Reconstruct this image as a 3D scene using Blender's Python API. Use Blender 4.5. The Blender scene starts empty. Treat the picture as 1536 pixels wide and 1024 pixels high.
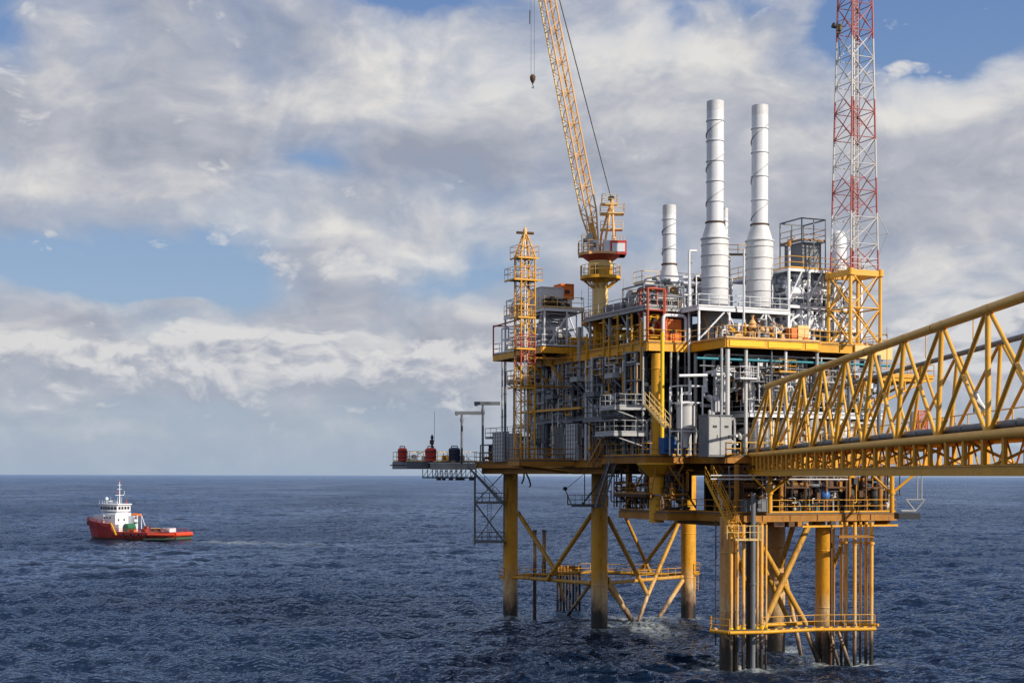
import bpy, math, random
import numpy as np
from mathutils import Vector
random.seed(11)
R = random.random
def U(a, b): return a + (b - a) * random.random()
sc = bpy.context.scene
COL = sc.collection
# ------------------------------------------------------------------ survey frame
F, CH = 2200.0, 16.0                       # focal length (px of a 1536 wide frame), eye height
K = (18.24, 125.0)                         # near corner of the upper deck
U1, U2 = (-.4027, .9153), (.9153, .4027)   # left-back and right-back directions of the topsides
def W(x, y, z): return (x, y, z)
def S(s, t, z): return (K[0] + s * U2[0] + t * U1[0], K[1] + s * U2[1] + t * U1[1], z)
def hor(px): return 715 - 4 * px / 1536
def at(px, py, Y): return ((px - 768) / F * Y, Y, CH + (hor(px) - py) / F * Y)
def loc(p):
    dx, dy = p[0] - K[0], p[1] - K[1]
    return (U2[0] * dx + U2[1] * dy, U1[0] * dx + U1[1] * dy, p[2])
def pS(s, px, py):                         # survey ray onto the plane s = const
    r = (px - 768) / F
    t = (r * (K[1] + s * U2[1]) - K[0] - s * U2[0]) / (U1[0] - r * U1[1])
    Y = S(s, t, 0)[1]
    return (s, t, CH + (hor(px) - py) / F * Y)
def pT(t, px, py):
    r = (px - 768) / F
    s = (r * (K[1] + t * U1[1]) - K[0] - t * U1[0]) / (U2[0] - r * U2[1])
    Y = S(s, t, 0)[1]
    return (s, t, CH + (hor(px) - py) / F * Y)
def water(px, py): return F * CH / (py - hor(px))
# ------------------------------------------------------------------ materials
MATS = {}
def nd(nt, typ, **kw):
    n = nt.nodes.new(typ)
    for k, v in kw.items():
        if k.startswith('i_'):
            n.inputs[k[2:].replace('_', ' ')].default_value = v
        else: setattr(n, k, v)
    return n
def ramp(nt, fac, stops, interp='LINEAR'):
    r = nt.nodes.new('ShaderNodeValToRGB'); r.color_ramp.interpolation = interp
    e = r.color_ramp.elements
    while len(e) < len(stops): e.new(.5)
    for i, (p, c) in enumerate(stops):
        e[i].position = p; e[i].color = (c, c, c, 1) if isinstance(c, (int, float)) else (*c[:3], 1)
    nt.links.new(fac, r.inputs[0]); return r.outputs[0]
def mixc(nt, fac, a, b, mode='MIX'):
    m = nt.nodes.new('ShaderNodeMix'); m.data_type = 'RGBA'; m.blend_type = mode
    for sock, v in ((m.inputs[0], fac), (m.inputs[6], a), (m.inputs[7], b)):
        if isinstance(v, (int, float)): sock.default_value = v
        elif isinstance(v, tuple): sock.default_value = (*v[:3], 1)
        else: nt.links.new(v, sock)
    return m.outputs[2]
def mth(nt, op, a, b=None, clamp=False):
    m = nt.nodes.new('ShaderNodeMath'); m.operation = op; m.use_clamp = clamp
    for i, v in enumerate((a, b)):
        if v is None: continue
        if isinstance(v, (int, float)): m.inputs[i].default_value = v
        else: nt.links.new(v, m.inputs[i])
    return m.outputs[0]
def noise(nt, vec, scale, detail=4, rough=.6, dist=0, seed=0, flat=False):
    n = nd(nt, 'ShaderNodeTexNoise'); n.noise_dimensions = '2D' if flat else '4D'
    if flat:
        o = nd(nt, 'ShaderNodeVectorMath', operation='ADD'); o.inputs[1].default_value = (seed * 3.7, seed * 1.9, 0); nt.links.new(vec, o.inputs[0]); vec = o.outputs[0]
    else: n.inputs['W'].default_value = seed
    n.inputs['Scale'].default_value = scale; n.inputs['Detail'].default_value = detail
    n.inputs['Roughness'].default_value = rough; n.inputs['Distortion'].default_value = dist
    nt.links.new(vec, n.inputs['Vector']); return n.outputs['Fac']
def scaled(nt, vec, s):
    m = nd(nt, 'ShaderNodeVectorMath', operation='MULTIPLY'); m.inputs[1].default_value = s
    nt.links.new(vec, m.inputs[0]); return m.outputs[0]
def base_mat(name):
    m = bpy.data.materials.new(name); m.use_nodes = True; nt = m.node_tree
    b = nt.nodes['Principled BSDF']; g = nd(nt, 'ShaderNodeNewGeometry')
    return m, nt, b, g.outputs['Position']
def paint(name, col, rust=.3, dirt=.35, rough=.5, rustc=(.16, .055, .02), metal=0, tint=None):
    m, nt, b, pos = base_mat(name)
    n1 = noise(nt, pos, .55, 6, .65, seed=len(MATS))
    n2 = noise(nt, scaled(nt, pos, (3.2, 3.2, .5)), 1.0, 5, .7, seed=3 + len(MATS))
    n3 = noise(nt, pos, 4.5, 4, .7, seed=9)
    c = mixc(nt, ramp(nt, n1, ((.3, 0), (.7, 1))), col, tuple(x * (1 - dirt * .75) for x in (tint or col)))
    c = mixc(nt, mth(nt, 'MULTIPLY', ramp(nt, n3, ((.45, 0), (.75, 1))), dirt), c, tuple(x * .45 for x in col))
    lo = .74 - .22 * rust
    c = mixc(nt, mth(nt, 'MULTIPLY', ramp(nt, n2, ((lo, 0), (lo + .13, 1))), min(1, rust * 2)), c, rustc)
    nt.links.new(c, b.inputs['Base Color'])
    nt.links.new(ramp(nt, n3, ((.2, rough - .12), (.8, min(1, rough + .2)))), b.inputs['Roughness'])
    b.inputs['Metallic'].default_value = metal
    bp = nd(nt, 'ShaderNodeBump', i_Strength=.25, i_Distance=.05); nt.links.new(n3, bp.inputs['Height'])
    nt.links.new(bp.outputs[0], b.inputs['Normal'])
    MATS[name] = m; return m
YEL = (.78, .385, .014)
paint('yellow', YEL, .48, .32, .48)
paint('yellow_bright', (.9, .56, .01), .12, .15, .45)
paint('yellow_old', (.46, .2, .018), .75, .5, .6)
paint('yellow_bridge', (.84, .45, .055), .3, .22, .42)
paint('crane_peach', (.82, .48, .19), .35, .22, .5)
paint('crane_cream', (.86, .62, .25), .15, .2, .5)
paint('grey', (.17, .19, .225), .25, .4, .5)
paint('shade_black', (.012, .012, .014), .2, .4, .8)  # near-black, puts the deep shade between decks into the wall colour
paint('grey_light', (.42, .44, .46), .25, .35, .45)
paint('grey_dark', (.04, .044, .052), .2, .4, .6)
paint('black', (.02, .02, .022), .15, .3, .6)
paint('white', (.74, .78, .85), .2, .12, .45)
paint('white_stain', (.7, .73, .78), .5, .3, .5, rustc=(.3, .17, .09))
paint('silver', (.62, .63, .65), .12, .25, .4, metal=.15)
paint('brown', (.12, .06, .03), .7, .5, .75)
paint('red', (.62, .05, .035), .2, .3, .45)
paint('red_frame', (.45, .07, .035), .3, .3, .5)
paint('orange', (.85, .2, .02), .15, .2, .45)
paint('blue', (.02, .13, .42), .1, .2, .4)
paint('navy', (.015, .03, .08), .1, .2, .45)
paint('teal', (.01, .22, .3), .1, .2, .45)
paint('grating', (.1, .1, .105), .5, .4, .75)
paint('hull_red', (.4, .02, .02), .35, .3, .4)
paint('hull_red_lit', (.72, .075, .025), .1, .2, .4)  # brighter hull red, sunlight on the stern put into the colour
paint('green', (.02, .15, .08), .1, .2, .5)
paint('hull_green', (.05, .09, .06), .2, .3, .5)
paint('brass', (.3, .2, .08), .3, .3, .4)
def glass(name, col):
    m, nt, b, pos = base_mat(name); b.inputs['Base Color'].default_value = (*col, 1); b.inputs['Roughness'].default_value = .08
    MATS[name] = m
glass('window_glass', (.02, .03, .04))
def leg_mat(name, top, zb, zw):            # paint, bleached splash zone, black marine growth at the waterline
    m, nt, b, pos = base_mat(name)
    sx = nd(nt, 'ShaderNodeSeparateXYZ'); nt.links.new(pos, sx.inputs[0])
    n1 = noise(nt, scaled(nt, pos, (.9, .9, .35)), 1.1, 5, .65, seed=4)
    n2 = noise(nt, scaled(nt, pos, (2.5, 2.5, .35)), 1., 5, .7, seed=8)
    z = mth(nt, 'ADD', sx.outputs[2], mth(nt, 'MULTIPLY', mth(nt, 'SUBTRACT', n1, .5), 6.0))
    f = mth(nt, 'DIVIDE', z, 16.0, True)
    c = ramp(nt, f, ((0, (.012, .011, .01)), (zb / 16, (.02, .016, .012)), (zb / 16 + .05, (.2, .13, .08)), (zw / 16, (.6, .41, .2)),
                     (zw / 16 + .13, (top[0] * .95, top[1] * .95, top[2] * 1.4)), (1, top)))
    c = mixc(nt, mth(nt, 'MULTIPLY', ramp(nt, n2, ((.54, 0), (.66, 1))), .8), c, (.11, .045, .02))
    c = mixc(nt, .22, c, ramp(nt, noise(nt, pos, 3, 5, .7), ((.3, .1), (.7, .9))), 'OVERLAY')
    nt.links.new(c, b.inputs['Base Color']); b.inputs['Roughness'].default_value = .5
    bp = nd(nt, 'ShaderNodeBump', i_Strength=.4, i_Distance=.1); nt.links.new(n2, bp.inputs['Height']); nt.links.new(bp.outputs[0], b.inputs['Normal'])
    MATS[name] = m
leg_mat('leg', (.72, .34, .01), 1.4, 3.8)
leg_mat('leg_pale', (.62, .33, .08), 1.8, 5.0)
leg_mat('brace', (.55, .29, .025), .6, 2.8)
leg_mat('riser', (.8, .42, .05), 1.4, 4.2)
leg_mat('pile_dark', (.16, .14, .12), 5.5, 7.5)
def band_mat(name):                        # aviation bands on the radio mast, set by height
    m, nt, b, pos = base_mat(name)
    sx = nd(nt, 'ShaderNodeSeparateXYZ'); nt.links.new(pos, sx.inputs[0])
    f = mth(nt, 'DIVIDE', mth(nt, 'SUBTRACT', sx.outputs[2], 33.0), 34.0)
    zz = lambda z: (z - 33) / 34
    rd, wh = (.42, .07, .07), (.66, .66, .66)
    c = ramp(nt, f, ((0, rd), (zz(36.2), wh), (zz(39.6), rd), (zz(42.8), wh), (zz(46.2), rd), (zz(49.8), wh), (zz(55.2), rd), (zz(60.5), wh)), 'CONSTANT')
    c = mixc(nt, mth(nt, 'MULTIPLY', noise(nt, pos, 1.5, 4), .4), c, (.25, .17, .15))
    nt.links.new(c, b.inputs['Base Color']); b.inputs['Roughness'].default_value = .5; MATS[name] = m
band_mat('mast_bands')
# ------------------------------------------------------------------ mesh builder
class MB:
    def __init__(s, fr=S, m='grey'):
        s.v, s.f, s.mi, s.fr, s.names, s.sm = [], [], [], fr, [], []; s.m = m
    def _idx(s):
        if s.m not in s.names: s.names.append(s.m)
        return s.names.index(s.m)
    def add(s, vs, fs, smooth=False):
        o = len(s.v); s.v += vs; k = s._idx()
        for f in fs: s.f.append(tuple(i + o for i in f)); s.mi.append(k); s.sm.append(smooth)
    def box(s, a, b, m=None):
        if m: s.m = m
        (x0, y0, z0), (x1, y1, z1) = [tuple(map(float, q)) for q in (a, b)]
        if x0 > x1: x0, x1 = x1, x0
        if y0 > y1: y0, y1 = y1, y0
        if z0 > z1: z0, z1 = z1, z0
        P = [s.fr(x, y, z) for z in (z0, z1) for x, y in ((x0, y0), (x1, y0), (x1, y1), (x0, y1))]
        s.add(P, [(3, 2, 1, 0), (4, 5, 6, 7), (0, 1, 5, 4), (1, 2, 6, 5), (2, 3, 7, 6), (3, 0, 4, 7)]); return s
    def prism(s, poly, z0, z1, m=None):
        if m: s.m = m
        n = len(poly); P = [s.fr(x, y, z0) for x, y in poly] + [s.fr(x, y, z1) for x, y in poly]
        s.add(P, [tuple(reversed(range(n))), tuple(range(n, 2 * n))] + [(i, (i + 1) % n, n + (i + 1) % n, n + i) for i in range(n)]); return s
    def tube(s, p, q, r, n=8, r2=None, m=None):
        return s.path([p, q], r, n, m, r2=r2)
    def path(s, pts, r, n=8, m=None, r2=None):
        if m: s.m = m
        P = [Vector(s.fr(*p)) for p in pts]; vs = []; k = len(P); N = None
        for i, p in enumerate(P):
            d = (P[min(i + 1, k - 1)] - P[max(i - 1, 0)])
            if d.length < 1e-6: d = Vector((0, 0, 1))
            d.normalize()
            if i == 0 or N is None:
                N = d.orthogonal().normalized()
            N = (N - d * N.dot(d))
            N = N.normalized() if N.length > 1e-4 else d.orthogonal().normalized()
            B = d.cross(N); rr = r if r2 is None else r + (r2 - r) * i / (k - 1)
            if 0 < i < k - 1:
                a = (P[i] - P[i - 1]).normalized(); c = max(.5, math.cos(a.angle(d, 0))); rr = rr / c ** .5
            vs += [tuple(p + (N * math.cos(2 * math.pi * j / n) + B * math.sin(2 * math.pi * j / n)) * rr) for j in range(n)]
        fs = [(i * n + j, i * n + (j + 1) % n, (i + 1) * n + (j + 1) % n, (i + 1) * n + j) for i in range(k - 1) for j in range(n)]
        s.add(vs, fs, True); s.add([], [])
        o = len(s.v) - k * n; kx = s._idx()
        for f in (tuple(reversed(range(n))), tuple(range((k - 1) * n, k * n))):
            s.f.append(tuple(i + o for i in f)); s.mi.append(kx); s.sm.append(False)
        return s
    def lathe(s, c, prof, n=24, m=None):     # prof: (radius, z) pairs
        if m: s.m = m
        cx, cy, cz = s.fr(*c); k = len(prof)
        vs = [(cx + r * math.cos(2 * math.pi * j / n), cy + r * math.sin(2 * math.pi * j / n), cz + z) for r, z in prof for j in range(n)]
        fs = [(i * n + j, i * n + (j + 1) % n, (i + 1) * n + (j + 1) % n, (i + 1) * n + j) for i in range(k - 1) for j in range(n)]
        o = len(s.v); s.add(vs, fs, True); kx = s._idx()
        for f in (tuple(reversed(range(n))), tuple(range((k - 1) * n, k * n))):
            s.f.append(tuple(i + o for i in f)); s.mi.append(kx); s.sm.append(False)
        return s
    def beam(s, p, q, w, h, m=None):         # rectangular bar between two points, h along z-ish
        if m: s.m = m
        P, Q = Vector(s.fr(*p)), Vector(s.fr(*q)); d = (Q - P).normalized()
        up = Vector((0, 0, 1)) if abs(d.z) < .95 else Vector((U2[0], U2[1], 0))
        a = d.cross(up).normalized(); b = a.cross(d).normalized()
        vs = [tuple(X + a * (i * w / 2) + b * (j * h / 2)) for X in (P, Q) for i, j in ((-1, -1), (1, -1), (1, 1), (-1, 1))]
        s.add(vs, [(3, 2, 1, 0), (4, 5, 6, 7), (0, 1, 5, 4), (1, 2, 6, 5), (2, 3, 7, 6), (3, 0, 4, 7)]); return s
    def build(s, name, parent=None, label=None, cat=None, group=None, kind=None):
        if not s.v: return None
        v = np.array(s.v, dtype=float); lo, hi = v.min(0), v.max(0)
        o = Vector(((lo[0] + hi[0]) / 2, (lo[1] + hi[1]) / 2, lo[2]))
        me = bpy.data.meshes.new(name)
        me.from_pydata([tuple(x) for x in (v - np.array(o))], [], s.f)
        for nme in s.names: me.materials.append(MATS[nme])
        me.polygons.foreach_set('material_index', s.mi); me.polygons.foreach_set('use_smooth', s.sm)
        me.update()
        if any(s.sm): me.set_sharp_from_angle(angle=math.radians(42))
        ob = bpy.data.objects.new(name, me); COL.objects.link(ob)
        if parent is not None:
            ob.parent = parent; o = o - WL[parent.name]
        ob.location = o; WL[ob.name] = o + (WL[parent.name] if parent is not None else Vector((0, 0, 0)))
        tag(ob, label, cat, group, kind); return ob
WL = {}
def tag(o, label=None, cat=None, group=None, kind=None):
    if label: o['label'] = label
    if cat: o['category'] = cat
    if group: o['group'] = group
    if kind: o['kind'] = kind
    return o
def root(name, p, label, cat, group=None):
    o = bpy.data.objects.new(name, None); COL.objects.link(o); o.location = p; o.empty_display_size = .3
    WL[o.name] = Vector(p); return tag(o, label, cat, group)
def copy_tree(o, dp, label=None, parent=None):
    c = o.copy(); COL.objects.link(c)
    if parent is not None: c.parent = parent
    else: c.location = Vector(o.location) + Vector(dp)
    if label: c['label'] = label
    for ch in list(o.children): copy_tree(ch, dp, None, c)
    return c
# ------------------------------------------------------------------ shared shapes
def rail(mb, pts, m='yellow', h=1.08, r=.032, step=1.5, toe=True, closed=False):
    mb.m = m
    if closed: pts = pts + [pts[0]]
    for a, b in zip(pts, pts[1:]):
        L = (Vector(b) - Vector(a)).length
        if L < .2: continue
        n = max(1, round(L / step))
        for i in range(n + 1):
            p = Vector(a).lerp(Vector(b), i / n)
            mb.tube(tuple(p), (p.x, p.y, p.z + h), r, 5)
        for hh in (h, h * .52):
            mb.tube((a[0], a[1], a[2] + hh), (b[0], b[1], b[2] + hh), r, 5)
        if toe: mb.beam((a[0], a[1], a[2] + .08), (b[0], b[1], b[2] + .08), .02, .13)
    return mb
def ladder(mb, x, y, z0, z1, m='yellow', ax=(1, 0), w=.4, r=.03, cage=False):
    mb.m = m; a = (x - ax[0] * w / 2, y - ax[1] * w / 2); b = (x + ax[0] * w / 2, y + ax[1] * w / 2)
    mb.tube((*a, z0), (*a, z1), r, 5); mb.tube((*b, z0), (*b, z1), r, 5)
    z = z0 + .3
    while z < z1: mb.tube((*a, z), (*b, z), r * .7, 4); z += .35
    if cage:
        z = z0 + 2.1
        while z < z1:
            pts = [(x + math.cos(th) * .36 * ax[0] - math.sin(th) * .5 * (-ax[1]), y + math.cos(th) * .36 * ax[1] - math.sin(th) * .5 * ax[0] , z) for th in [math.pi * k / 6 for k in range(7)]]
            mb.path(pts, .02, 4); z += .9
def stair(mb, p, q, wv, m='yellow', hr=True):
    mb.m = m; P, Q = Vector(p), Vector(q); w = Vector((*wv, 0))
    for o in (Vector((0, 0, 0)), w):
        mb.beam(tuple(P + o), tuple(Q + o), .06, .22)
        if hr:
            mb.tube(tuple(P + o + Vector((0, 0, 1))), tuple(Q + o + Vector((0, 0, 1))), .03, 5)
            mb.tube(tuple(P + o + Vector((0, 0, .55))), tuple(Q + o + Vector((0, 0, .55))), .025, 5)
            for k in range(5):
                a = P.lerp(Q, k / 4) + o; mb.tube(tuple(a), (a.x, a.y, a.z + 1), .03, 5)
    n = max(3, int(abs(Q.z - P.z) / .22))
    for k in range(1, n):
        a = P.lerp(Q, k / n); mb.beam(tuple(a), tuple(a + w), .24, .03)
def elbow_path(pts, rb=.25):                # round the corners of a polyline
    out = [pts[0]]
    for a, b, c in zip(pts, pts[1:], pts[2:]):
        A, B, C = Vector(a), Vector(b), Vector(c)
        d1, d2 = min(rb, (A - B).length * .45), min(rb, (C - B).length * .45)
        p1, p2 = B + (A - B).normalized() * d1, B + (C - B).normalized() * d2
        for k in range(4):
            u = k / 3; out.append(tuple(p1 * (1 - u) ** 2 + B * 2 * u * (1 - u) + p2 * u * u))
    out.append(pts[-1]); return out
def vessel_v(mb, c, r, h, m='silver', legs=True):
    x, y, z = c; z0 = z + (.7 if legs else 0)
    mb.lathe((x, y, z0), [(.05, 0), (r * .6, .06), (r, .3), (r, h - .3), (r * .6, h - .06), (.05, h)], 18, m)
    for k in (.3, .62): mb.lathe((x, y, z0 + h * k), [(r + .01, 0), (r + .05, .02), (r + .05, .1), (r + .01, .12)], 18)
    if legs:
        for k in range(3):
            a = k * 2.1; mb.tube((x + r * .8 * math.cos(a), y + r * .8 * math.sin(a), z), (x + r * .8 * math.cos(a), y + r * .8 * math.sin(a), z0 + .4), .06, 6)
    mb.tube((x, y, z0 + h), (x, y, z0 + h + .35), .09, 8); mb.tube((x, y, z0 + h + .3), (x, y, z0 + h + .36), .17, 8)
def vessel_h(mb, a, b, r, m='silver'):
    A, B = Vector(a), Vector(b); d = (B - A).normalized()
    mb.m = m
    P = [A, A + d * .06, A + d * .25, B - d * .25, B - d * .06, B]; rr = [.05, r * .6, r, r, r * .6, .05]
    n = 16; fr = mb.fr; vs = []
    D = (Vector(fr(*b)) - Vector(fr(*a))).normalized(); N = D.orthogonal().normalized(); Bn = D.cross(N)
    for p, q in zip(P, rr):
        w = Vector(fr(*p)); vs += [tuple(w + (N * math.cos(2 * math.pi * j / n) + Bn * math.sin(2 * math.pi * j / n)) * q) for j in range(n)]
    mb.add(vs, [(i * n + j, i * n + (j + 1) % n, (i + 1) * n + (j + 1) % n, (i + 1) * n + j) for i in range(5) for j in range(n)], True)
    for k in (.2, .8):
        p = A.lerp(B, k); w = Vector((p.x, p.y, p.z))
        mb.beam((w.x, w.y, w.z - r - .45), (w.x, w.y, w.z - r * .5), .35, .35, 'grey')
def valve(mb, p, r=.14, m='grey_light', wheel=True):
    x, y, z = p
    mb.lathe((x, y, z - r), [(.03, 0), (r * .9, r * .4), (r, r), (r * .9, r * 1.6), (.03, 2 * r)], 8, m)
    if wheel:
        mb.tube((x, y, z), (x, y, z + .42), .03, 5); mb.lathe((x, y, z + .4), [(.02, 0), (.16, 0), (.16, .04), (.02, .04)], 10, random.choice(['red', 'grey_dark', 'grey', 'blue']))
def manifold(s0, s1, t0, t1, z0, z1, n, label, group, mats=('grey', 'grey_light', 'grey_dark', 'silver'), name='pipe_manifold', cat='pipework', r=(.04, .13), nv=3, frame=True, vs=True):
    """a pipework module: support frame, bent pipes, valves"""
    rt = root(name, S((s0 + s1) / 2, (t0 + t1) / 2, z0), label, cat, group)
    if frame:
        fm = MB(m=mats[0])
        for s in (s0, s1):
            for t in (t0, t1): fm.beam((s, t, z0), (s, t, z1), .1, .1)
        for z in (z0 + (z1 - z0) * .55, z1):
            fm.beam((s0, t0, z), (s1, t0, z), .09, .12); fm.beam((s0, t1, z), (s1, t1, z), .09, .12)
            fm.beam((s0, t0, z), (s0, t1, z), .09, .12); fm.beam((s1, t0, z), (s1, t1, z), .09, .12)
        fm.build('support_frame', rt)
    for k in range(n):
        mb = MB(m=random.choice(mats)); rr = U(*r)
        p = [U(s0, s1), U(t0, t1), z0 if R() < .6 else U(z0, z1)]
        pts = [tuple(p)]; ax = 2 if p[2] == z0 else random.choice((0, 1))
        for j in range(random.choice((2, 3, 3, 4))):
            q = list(pts[-1]); rng = ((s0, s1), (t0, t1), (z0 + .2, z1))[ax]
            q[ax] = U(*rng)
            if abs(q[ax] - pts[-1][ax]) < .3: q[ax] = rng[0] if R() < .5 else rng[1]
            pts.append(tuple(q)); ax = random.choice([a for a in (0, 1, 2) if a != ax])
        mb.path(elbow_path(pts, rr * 2.5), rr, 7)
        i = random.randrange(len(pts) - 1); a, b = Vector(pts[i]), Vector(pts[i + 1])
        for fr in (.35, .65):
            p1 = a.lerp(b, fr); d = (b - a).normalized() * .03
            mb.tube(tuple(p1 - d), tuple(p1 + d), rr * 1.7, 8)
        mb.build('pipe', rt)
        if k < nv:
            vm = MB(m='grey'); valve(vm, tuple(a.lerp(b, .5)), rr * 1.5 + .05); vm.build('valve', rt)
    if vs and R() < .75:
        a = (U(s0, s0 + .3), U(t0 + .3, (t0 + t1) / 2 + .3), U(z0 + .6, z0 + (z1 - z0) * .6)); rr = U(.2, .42); mb = MB(); m_ = random.choice(mats)
        if R() < .5: vessel_h(mb, a, (max(a[0] + 1, s1 - .2), a[1], a[2]), rr, m_)
        else: vessel_v(mb, ((s0 + s1) / 2, a[1], z0), rr, min(2.4, (z1 - z0) * .7), m_)
        mb.build('vessel', rt)
    for k in range(max(1, n // 5)):
        w = U(.2, .45); h = U(.3, .9); a, b, c = U(s0, s1 - w), U(t0, (t0 + t1) / 2), U(z0, max(z0 + .1, z1 - h)); mb = MB(m=random.choice(mats)); mb.box((a, b, c), (a + w, b + w, c + h)); mb.box((a - .03, b - .03, c + h), (a + w + .03, b + w + .03, c + h + .04)); mb.build('instrument_box', rt)
    return rt
# ------------------------------------------------------------------ levels
ZL, ZR, ZM, ZU, ZT, ZC = 17.5, 17.8, 21.6, 27.8, 31.0, 12.9
SL = -4.3                                   # plane of the shaded left face
K1 = (SL, 5.95); K2 = (0, 5.95)
# ================================================================== PLATFORM STRUCTURE
plat = root('offshore_platform', S(4, 20, 0), 'yellow steel offshore production platform on tubular jacket legs', 'oil platform')
def add(name, mb, label=None, parent=None): return mb.build(name, parent or plat, label)
def Lw(px, py, Y): return at(px, py, Y)
# jacket legs
legs = dict(A=(766, 927, .82, 16.6), B=(899.5, 944, .86, 16.6), C=(1033, 926, .83, 16.6), D=(1094, 998, .79, ZC - .3), E=(1164.5, 977, .82, ZC - .3), F=(1238, 988, .84, ZC - .3))
LP = {}
for k, (px, py, r, zt) in legs.items():
    Y = water(px, py); x, y, _ = at(px, py, Y); LP[k] = (x, y)
    mb = MB(W, 'leg_pale' if k in 'DE' else 'leg')
    prof = [(r, -6)] + [(r, z) for z in range(-1, int(zt))] + [(r, zt)]
    mb.lathe((x, y, 0), prof, 32)
    for z in (4.6, 9.5): mb.lathe((x, y, z), [(r + .005, 0), (r + .03, .03), (r + .03, .12), (r + .005, .15)], 32)
    add('jacket_leg', mb)
xg, tg, _ = pS(-3.2, 985, 700)
mb = MB(m='yellow'); mb.lathe((xg, tg, 11.9), [(.66, 0), (.66, 4.0), (1.0, 4.35), (1.75, 5.1), (1.75, 5.25)], 28); add('corner_leg', mb)
mb = MB(m='yellow'); mb.lathe((xg, tg, ZR), [(.5, 0), (.5, 9.0)], 24)
for z in (3.6, 3.9, 7.6): mb.lathe((xg, tg, ZR + z), [(.5, 0), (.56, .02), (.56, .1), (.5, .12)], 24)
add('corner_column', mb)
# braces of the left jacket, the right jacket
Bd = [((777, 768, 163), (836, 859, 158), .24, 0), ((888, 770, 152.5), (822, 868, 158), .24, 0), ((774, 865, 163.5), (887, 874, 152.5), .2, 0),
      ((777, 863, 164), (887, 857, 166), .2, 0), ((912, 775, 152.5), (972, 891, 158), .24, 0), ((1021, 776, 165), (972, 891, 158), .23, 0),
      ((972, 891, 158), (957, 934, 156), .22, 0), ((933, 762, 166), (976, 858, 170), .2, 0), ((1018, 776, 165), (957, 859, 170), .22, 0),
      ((912, 857, 168), (1024, 861, 165), .22, 0), ((913, 873, 152.5), (1026, 863, 164.5), .2, 0), ((911, 874, 152.5), (955, 938, 157), .27, 0),
      ((912, 866, 152.5), (944, 919, 162), .2, 0), ((1026, 866, 164.5), (983, 934, 159), .25, 0), ((888, 872, 153), (853, 921, 165), .2, 0),
      ((836, 859, 158), (846, 900, 160), .16, 0),
      ((1193, 776, 128.5), (1171, 848, 131.5), .22, 1), ((1216, 778, 126.5), (1144, 938, 124), .26, 1), ((1144, 818, 125), (1210, 934, 127), .25, 1),
      ((1142, 840, 128), (1187, 934, 131), .22, 1), ((1209, 940, 127), (1229, 990, 126.5), .24, 1), ((1178, 862, 133), (1203, 982, 131), .2, 1),
      ((1244, 942, 126.5), (1259, 994, 126), .16, 1), ((1257, 942, 125.5), (1276, 996, 125), .16, 1), ((1251, 848, 127.5), (1261, 816, 126), .14, 1),
      ((1104, 825, 123.5), (1142, 948, 131), .2, 1), ((1108, 940, 123.5), (1150, 1000, 131), .22, 1), ((1100, 960, 122), (1072, 940, 121), .12, 1)]
for a, b, r, j in Bd:
    mb = MB(W, 'brace'); mb.tube(at(*a), at(*b), r, 12); add('brace', mb)
# ---- main deck, left (lower) and right (higher) parts
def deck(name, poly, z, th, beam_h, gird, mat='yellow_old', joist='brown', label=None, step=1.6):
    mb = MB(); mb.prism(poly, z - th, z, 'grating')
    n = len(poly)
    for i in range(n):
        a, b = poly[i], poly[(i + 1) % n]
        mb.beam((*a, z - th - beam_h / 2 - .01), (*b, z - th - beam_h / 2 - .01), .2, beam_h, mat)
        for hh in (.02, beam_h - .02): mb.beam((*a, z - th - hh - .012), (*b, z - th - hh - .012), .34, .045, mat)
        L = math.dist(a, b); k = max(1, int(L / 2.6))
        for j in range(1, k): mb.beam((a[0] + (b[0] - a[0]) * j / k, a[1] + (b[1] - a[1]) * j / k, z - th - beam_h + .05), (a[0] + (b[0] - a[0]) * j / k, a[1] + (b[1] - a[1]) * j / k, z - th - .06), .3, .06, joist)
    s0, s1 = min(p[0] for p in poly), max(p[0] for p in poly); t0, t1 = min(p[1] for p in poly), max(p[1] for p in poly)
    def inside(x, y):
        c = False
        for i in range(n):
            (x1, y1), (x2, y2) = poly[i], poly[(i + 1) % n]
            if (y1 > y) != (y2 > y) and x < (x2 - x1) * (y - y1) / (y2 - y1) + x1: c = not c
        return c
    t = t0 + step / 2
    while t < t1:                            # joists under the plate
        xs = [s0 + .15 + k * .5 for k in range(int((s1 - s0) / .5) + 1)]
        run = [x for x in xs if inside(x, t) and x < s1 - .1]
        if len(run) > 1: mb.beam((run[0], t, z - th - .16), (run[-1], t, z - th - .16), .1, .28, joist)
        t += step
    return add(name, mb, label)
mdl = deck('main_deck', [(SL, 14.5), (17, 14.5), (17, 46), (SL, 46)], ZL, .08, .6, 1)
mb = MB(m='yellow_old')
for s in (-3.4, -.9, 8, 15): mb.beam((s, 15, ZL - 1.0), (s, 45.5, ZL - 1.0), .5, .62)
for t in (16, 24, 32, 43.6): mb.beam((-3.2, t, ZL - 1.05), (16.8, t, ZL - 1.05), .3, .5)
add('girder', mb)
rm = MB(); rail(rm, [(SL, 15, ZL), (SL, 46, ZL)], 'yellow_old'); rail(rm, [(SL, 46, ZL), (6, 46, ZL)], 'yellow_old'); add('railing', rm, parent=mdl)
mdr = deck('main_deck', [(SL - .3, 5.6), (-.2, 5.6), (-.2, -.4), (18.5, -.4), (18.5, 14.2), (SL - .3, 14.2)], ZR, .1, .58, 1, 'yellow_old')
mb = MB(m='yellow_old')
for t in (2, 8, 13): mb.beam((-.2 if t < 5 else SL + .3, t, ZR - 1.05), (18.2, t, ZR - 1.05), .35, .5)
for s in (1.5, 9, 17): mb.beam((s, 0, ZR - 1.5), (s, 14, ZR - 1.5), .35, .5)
add('girder', mb)
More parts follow.
